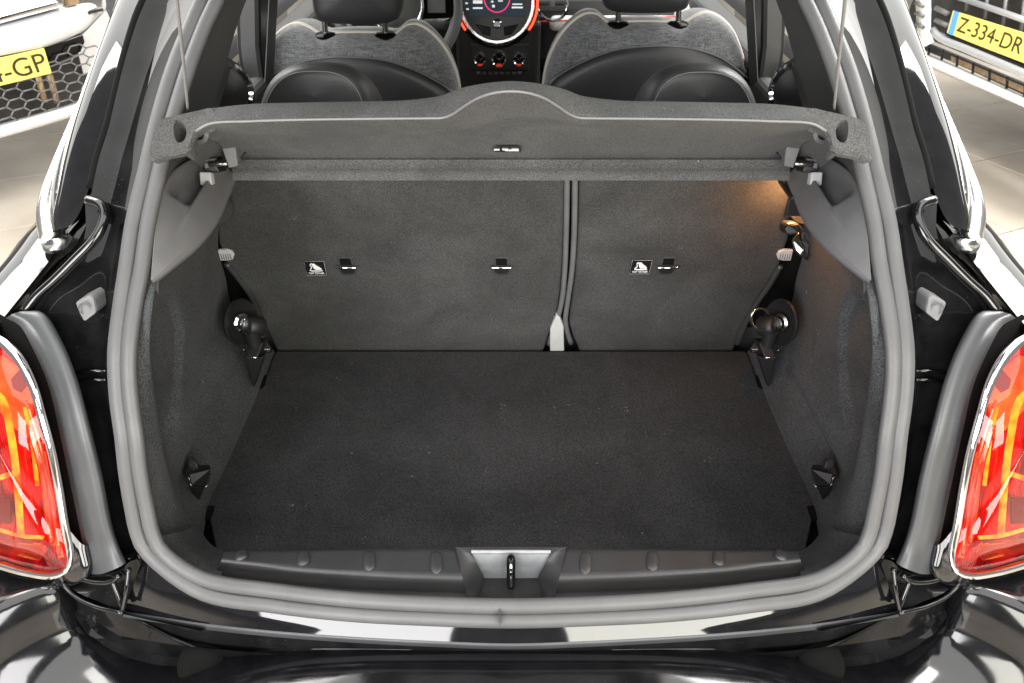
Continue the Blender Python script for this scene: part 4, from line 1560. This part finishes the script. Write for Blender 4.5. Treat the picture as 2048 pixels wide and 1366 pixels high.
ui(-.066, .016, .030, .013, 'magenta')
ui(-.066, .003, .032, .010, 'white_ui')
ui(-.066, -.016, .034, .005, 'white_ui')
ui(-.066, .046, .028, .004, 'white_ui')
ui(.070, .046, .030, .004, 'white_ui')
ui(.064, .024, .010, .010, 'white_ui')
ui(.070, -.004, .034, .004, 'white_ui')
ui(.070, -.014, .038, .005, 'white_ui')
ui(.0, .03, .034, .003, 'white_ui')
ui(-.004, .022, .030, .003, 'white_ui')
ui(-.016, .004, .008, .006, 'white_ui')
ui(.012, .006, .016, .004, 'white_ui')
ui(-.012, -.010, .009, .008, 'white_ui')
for k in range(4):
    ui(-.104 + .003 * (k % 2), .035 - k * .018, .008, .005, 'white_ui')
lathe('display_knob', dp(0, -.066, .010), dax, [(.016, 0), (.016, .008), (.011, .010), (.009, .006), (0, .006)], M['chrome'], disp, seg=24)
for s in (1, -1):
    prism('display_key', [dp(s * .022, -.075, .009), dp(s * .075, -.066, .009), dp(s * .052, -.098, .009), dp(s * .025, -.104, .009)], dax * .004, M['gloss'], disp, bev=.002)
for x, r in ((960, .022), (998, .028), (1038, .022)):
    k = lathe('climate_knob', D(x, 119, 2.63), dax, [(r, -.005), (r, .012), (r * .9, .016), (r * .72, .014), (r * .68, .006)], M['chrome'], dash, seg=30)
    lathe('knob_cap', D(x, 119, 2.63), dax, [(r * .72, .008), (r * .4, .014), (0, .015)], M['gloss'], k, seg=20)
    prism('knob_light', [D(x - 5, 128, 2.605), D(x + 5, 128, 2.605), D(x + 4, 132, 2.605), D(x - 4, 132, 2.605)], (0, .002, 0), M['knob_led'], k)
for k in range(8):
    x = 957 + k * 11.7
    prism('console_button', [D(x - 4, 144, 2.625), D(x + 4, 144, 2.625), D(x + 3.5, 149, 2.625), D(x - 3.5, 149, 2.625)], (0, .004, 0), M['greytrim'], dash, bev=.0008)
for x in (1104, 882):
    vt = lathe('air_vent', D(x, 8, 2.70), dax, [(.055, -.02), (.055, .010), (.050, .014), (.046, .008), (.046, -.01)], M['chrome'], dash, seg=36, squash=1.1)
    for k in (-1, 0, 1):
        c = D(x, 8 + k * 14, 2.69)
        box('vent_slat', c, (.088, .012, .006), M['blacktrim'], vt, bev=.001)
    lathe('vent_knob', D(x, 8, 2.68), dax, [(.010, 0), (.010, .012), (0, .014)], M['buffer'], vt, seg=14)

# ---- steering wheel
wc = D(795, 15, 2.38)
wa = V((0, -1, .45)).normalized()
wu = V((1, 0, 0))
wv = V((0, .45, 1)).normalized()
sw = tube('steering_wheel', [wc + wu * (.185 * math.cos(a)) + wv * (.185 * math.sin(a)) for a in [2 * math.pi * k / 60 for k in range(60)]], .0175, M['trim'], car, seg=14, closed=True, label='black leather steering wheel')
lathe('wheel_hub', wc, wa, [(.085, -.02), (.085, .02), (.07, .034), (0, .042)], M['greytrim'], sw, seg=30)
tube('hub_ring', [wc + wa * .03 + wu * (.08 * math.cos(a)) + wv * (.08 * math.sin(a)) for a in [2 * math.pi * k / 40 for k in range(40)]], .005, M['chrome'], sw, seg=8, closed=True)
for s in (1, -1):
    prism('wheel_spoke', [wc + wu * (s * .07) + wv * .03, wc + wu * (s * .18) + wv * .03, wc + wu * (s * .18) - wv * .03, wc + wu * (s * .07) - wv * .035], wa * .014, M['gloss'], sw, bev=.003)
    b = prism('spoke_button', [wc + wu * (s * .095) + wv * .02 + wa * .016, wc + wu * (s * .15) + wv * .02 + wa * .016, wc + wu * (s * .15) - wv * .02 + wa * .016, wc + wu * (s * .095) - wv * .02 + wa * .016], wa * .004, M['greytrim'], sw, bev=.002)

# ================================================================== neighbouring cars
def plane_tools(A, d, mat=None):
    A, d = V(A), V(d).normalized()
    n = V((d.y, -d.x, 0))
    if n.dot(CAM - A) < 0:
        n = -n

    def at(px, py, off=0.0):
        return onP(px, py, A + n * off, n)
    return at, d, n


# ---- silver car on the left
lc = thing('silver_car', 'silver car with honeycomb grille and yellow plate beyond the left flank', 'car', (-2.2, 2.7, 0))
at, d, n = plane_tools((-1.941, 3.084, .59), (.5, .866, 0))


def poly(nm, px, off, depth, mt, par, bev=.004, label=None):
    return prism(nm, [at(x, y, off) for x, y in px], -n * depth, M[mt], par, bev=bev, label=label)


def curve_at(px, off):
    return [at(x, y, o) for (x, y), o in zip(px, off if isinstance(off, (list, tuple)) else [off] * len(px))]


U0 = curve_at([(-160, 95), (0, 52), (60, 37), (115, 23), (165, 10), (205, -12)], [0, 0, 0, 0, -.02, -.08])
U1 = curve_at([(-160, 122), (0, 82), (60, 66), (120, 50), (170, 36), (212, 5)], [.05, .05, .05, .04, .01, -.06])
U2 = curve_at([(-160, 150), (0, 112), (50, 102), (95, 93), (165, 64), (208, 26)], [.02, .02, .02, .01, -.02, -.09])
loft('bumper', [[p - n * .10 for p in U0], U0, U1, U2, [p - n * .08 for p in U2]], M['silverpaint'], lc, n=50, m=24)
loft('bonnet_edge', [curve_at([(-160, 40), (0, -8), (60, -24), (120, -40)], -.12), curve_at([(-160, 66), (0, 20), (60, 6), (122, -9)], .0), curve_at([(-160, 70), (0, 24), (60, 10), (122, -5)], -.03)], M['silverpaint'], lc, n=30, m=12)
tube('chrome_bar', resample(curve_at([(-160, 76), (0, 34), (60, 18), (118, 3)], .01), 20), .022, M['chrome'], lc, seg=12)
poly('grille_slot', [(-160, 62), (0, 22), (124, -8), (118, 26), (0, 54), (-160, 92)], -.04, .02, 'grilledark', lc, 0)
hl = poly('headlamp', [(122, -40), (116, 24), (140, 33), (162, 34), (182, 22), (206, 18), (210, -40)], -.03, .03, 'chrome', lc, .008)
poly('lamp_rim', [(118, 22), (140, 31), (162, 32), (180, 21), (206, 16), (208, 22), (184, 27), (164, 38), (138, 37), (117, 29)], .0, .03, 'blacktrim', hl, .002)
poly('lamp_lens', [(132, -12), (158, -14), (160, 8), (136, 14)], -.01, .02, 'radiator', hl, .004)
poly('bumper_recess', [(86, 96), (166, 68), (170, 84), (162, 104), (100, 132), (96, 110)], -.02, .02, 'gloss', lc, .004)
gs = poly('grille_backing', [(-160, 200), (0, 172), (104, 134), (200, 96), (190, 150), (150, 214), (0, 262), (-160, 300)], -.14, .02, 'grilledark', lc, 0)
for cx_, cw in ((84, 9), (108, 7)):
    tube('tow_tube', [at(cx_ - 8, 150, -.08), at(cx_ + 6, 205, -.08)], .012, M['radiator'], gs, seg=12)
# honeycomb bars
hx, hz = .086, .040
org = at(60, 190, 0)
up = V((0, 0, 1))
bm = bmesh.new()


def proj(p):
    v = p - CAM
    f = v.dot(V((0, CP, -SP)))
    return CX + FPX * v.x / f, CY - FPX * v.dot(V((0, SP, CP))) / f


done = set()
for r_ in range(-5, 6):
    for c_ in range(-7, 8):
        o0 = org + d * (c_ * hx * .75) + up * ((r_ + (.5 if c_ % 2 else 0)) * hz)
        px, py = proj(o0)
        top_l = 172 - px * .36 if px < 104 else 134 - (px - 104) * .4
        bot_l = 262 - px * .31
        if not (-80 < px < 205 and top_l - 14 < py < bot_l):
            continue
        h = [(-.5, 0), (-.25, .5), (.25, .5), (.5, 0), (.25, -.5), (-.25, -.5)]
        P6 = [o0 + d * (u * hx) + up * (v_ * hz) for u, v_ in h]
        for i in range(6):
            a_, b_ = P6[i], P6[(i + 1) % 6]
            key = tuple(sorted((tuple(round(c, 3) for c in a_), tuple(round(c, 3) for c in b_))))
            if key in done:
                continue
            done.add(key)
            tube('', [a_, b_],   .0032, None, bm=bm, seg=6, cap=True)
gm = from_bm('honeycomb', bm, M['grillemesh'], gs)
gm['kind'] = 'stuff'
loft('lower_lip', [curve_at([(-160, 292), (0, 248), (80, 226), (152, 204), (210, 180)], -.03), curve_at([(-160, 302), (0, 257), (80, 234), (152, 212), (210, 186)], .03), curve_at([(-160, 318), (0, 273), (80, 250), (150, 228), (210, 204)], .03), curve_at([(-160, 322), (0, 277), (80, 254), (150, 232), (210, 208)], -.06)], M['silverpaint'], lc, n=30, m=12)
loft('side_cheek', [curve_at([(150, 80), (168, 66), (212, 20)], -.02), curve_at([(160, 120), (185, 110), (230, 60)], -.08), curve_at([(170, 160), (200, 140), (240, 90)], -.16)], M['silverpaint'], lc, n=16, m=10)
pa, pb, pc, pd = at(-30, 122, .012), at(86.5, 96, .012), at(102, 146, .012), at(-30, 182, .012)
e_u = (pb - pc).normalized()
np_ = prism('number_plate', [at(-260, 172, .012)] + [pb, pc] + [at(-260, 235, .012)], n * .006, M['plate'], lc, bev=.002, label='yellow number plate ending in GP')
cpl = at(44, 138, .0195)
hgt = .075
text('plate_lettering', '4-GP', at(36, 138.5, .0205), d, up, .1, M['plateink'], np_, width=.235)

# ---- white car on the right
rc = thing('white_car', 'white car with yellow number plate beyond the right flank', 'car', (2.5, 3.3, 0))
at, d, n = plane_tools((2.164, 3.74, .59), (.164, -.986, 0))
if d.y > 0:
    d = -d
loft('bumper_side', [curve_at([(1826, -60), (1832, 20), (1836, 80), (1842, 100)], [-.1, -.1, -.1, -.1]), curve_at([(1842, -60), (1846, 20), (1848, 70), (1852, 92)], [.02, .02, .02, .02]), curve_at([(1858, -60), (1862, 20), (1862, 64), (1868, 84)], [.0, .0, .0, 0.])], M['whitepaint'], rc, n=20, m=10)
for y0 in (6, 26, 48):
    tube('corner_slat', [at(1832, y0, .0), at(1846, y0 + 6, .03)], .010, M['grillemesh'], rc, seg=8)
poly('grille_backing', [(1862, -60), (2200, -60), (2200, 200), (2048, 142), (1866, 70)], -.06, .02, 'grilledark', rc, 0)
for k, (x0, y0, x1, y1) in enumerate(((1882, -18, 2200, 92), (1930, -44, 2200, 40))):
    tube('grille_bar', [at(x0, y0, .015), at(x1, y1, .015)], .013, M['silvergrey'], rc, seg=12)
for x0 in (1936, 1974, 2010, 2046):
    tube('grille_upright', [at(x0 + 3, -40 + (x0 - 1936) * .36, -.02), at(x0 - 4, 22 + (x0 - 1936) * .40, -.02)], .008, M['grillemesh'], rc, seg=8)
for k in range(3):
    tube('corner_slat', [at(1872, 16 + k * 24, .0), at(1896, 28 + k * 24, .01)], .012, M['grillemesh'], rc, seg=8)
tube('frame_bar', resample([at(1866, 60, .02), at(1880, 76, .03), at(1930, 97, .03), at(2048, 147, .03), at(2200, 214, .03)], 24), .017, M['silvergrey'], rc, seg=12)
tube('chrome_strip', [at(1892, 66, .02), at(2048, 130, .02), at(2200, 194, .02)], .008, M['gloss'], rc, seg=8)
ik = poly('lower_intake', [(1838, 96), (1852, 86), (2048, 168), (2200, 238), (2200, 262), (2048, 190), (1900, 122)], -.06, .02, 'grilledark', rc, 0)
poly('radiator_core', [(1902, 112), (2048, 174), (2200, 244), (2200, 256), (2048, 186), (1902, 122)], -.055, .006, 'radiator', ik, 0)
for x0 in (1858, 1884, 1914, 1946, 1979, 2014, 2050):
    y0 = 90 + (x0 - 1852) * .42
    tube('intake_upright', [at(x0 + 1, y0 - 4, -.03), at(x0 - 1, y0 + 20, -.03)], .006, M['gloss'], ik, seg=6)
loft('lower_bumper', [curve_at([(1838, 100), (1900, 126), (2048, 192), (2200, 262)], -.05), curve_at([(1836, 106), (1900, 134), (2048, 200), (2200, 270)], .04), curve_at([(1838, 118), (1900, 147), (2048, 212), (2200, 282)], .05), curve_at([(1842, 128), (1926, 164), (2048, 216), (2200, 290)], -.02), curve_at([(1842, 130), (1926, 166), (2048, 218), (2200, 292)], -.2)], M['whitepaint'], rc, n=40, m=20)
pq = [at(1908, 21, .02), at(2052, 66, .02), at(2052, 127, .02), at(1895, 67, .02)]
np_ = prism('number_plate', pq, n * .006, M['plate'], rc, bev=.002, label='yellow number plate reading Z-334-DR')
prism('euro_band', [at(1908.5, 21.5, .0275), at(1919, 24.5, .0275), at(1906, 71, .0275), at(1895.5, 67, .0275)], n * .0008, M['plateblue'], np_)
text('plate_lettering', 'Z-334-DR', at(1977, 71, .0285), d, up, .092, M['plateink'], np_, width=.42)
# dark underside mass so that light does not pass under the neighbours
box('underbody', (-2.75, 3.52, .54), (1.1, 2.2, .20), M['grilledark'], lc, rot=(0, 0, R(-30)), bev=.05)
box('underbody', (3.02, 3.35, .54), (1.1, 2.4, .20), M['grilledark'], rc, rot=(0, 0, R(9.4)), bev=.05)
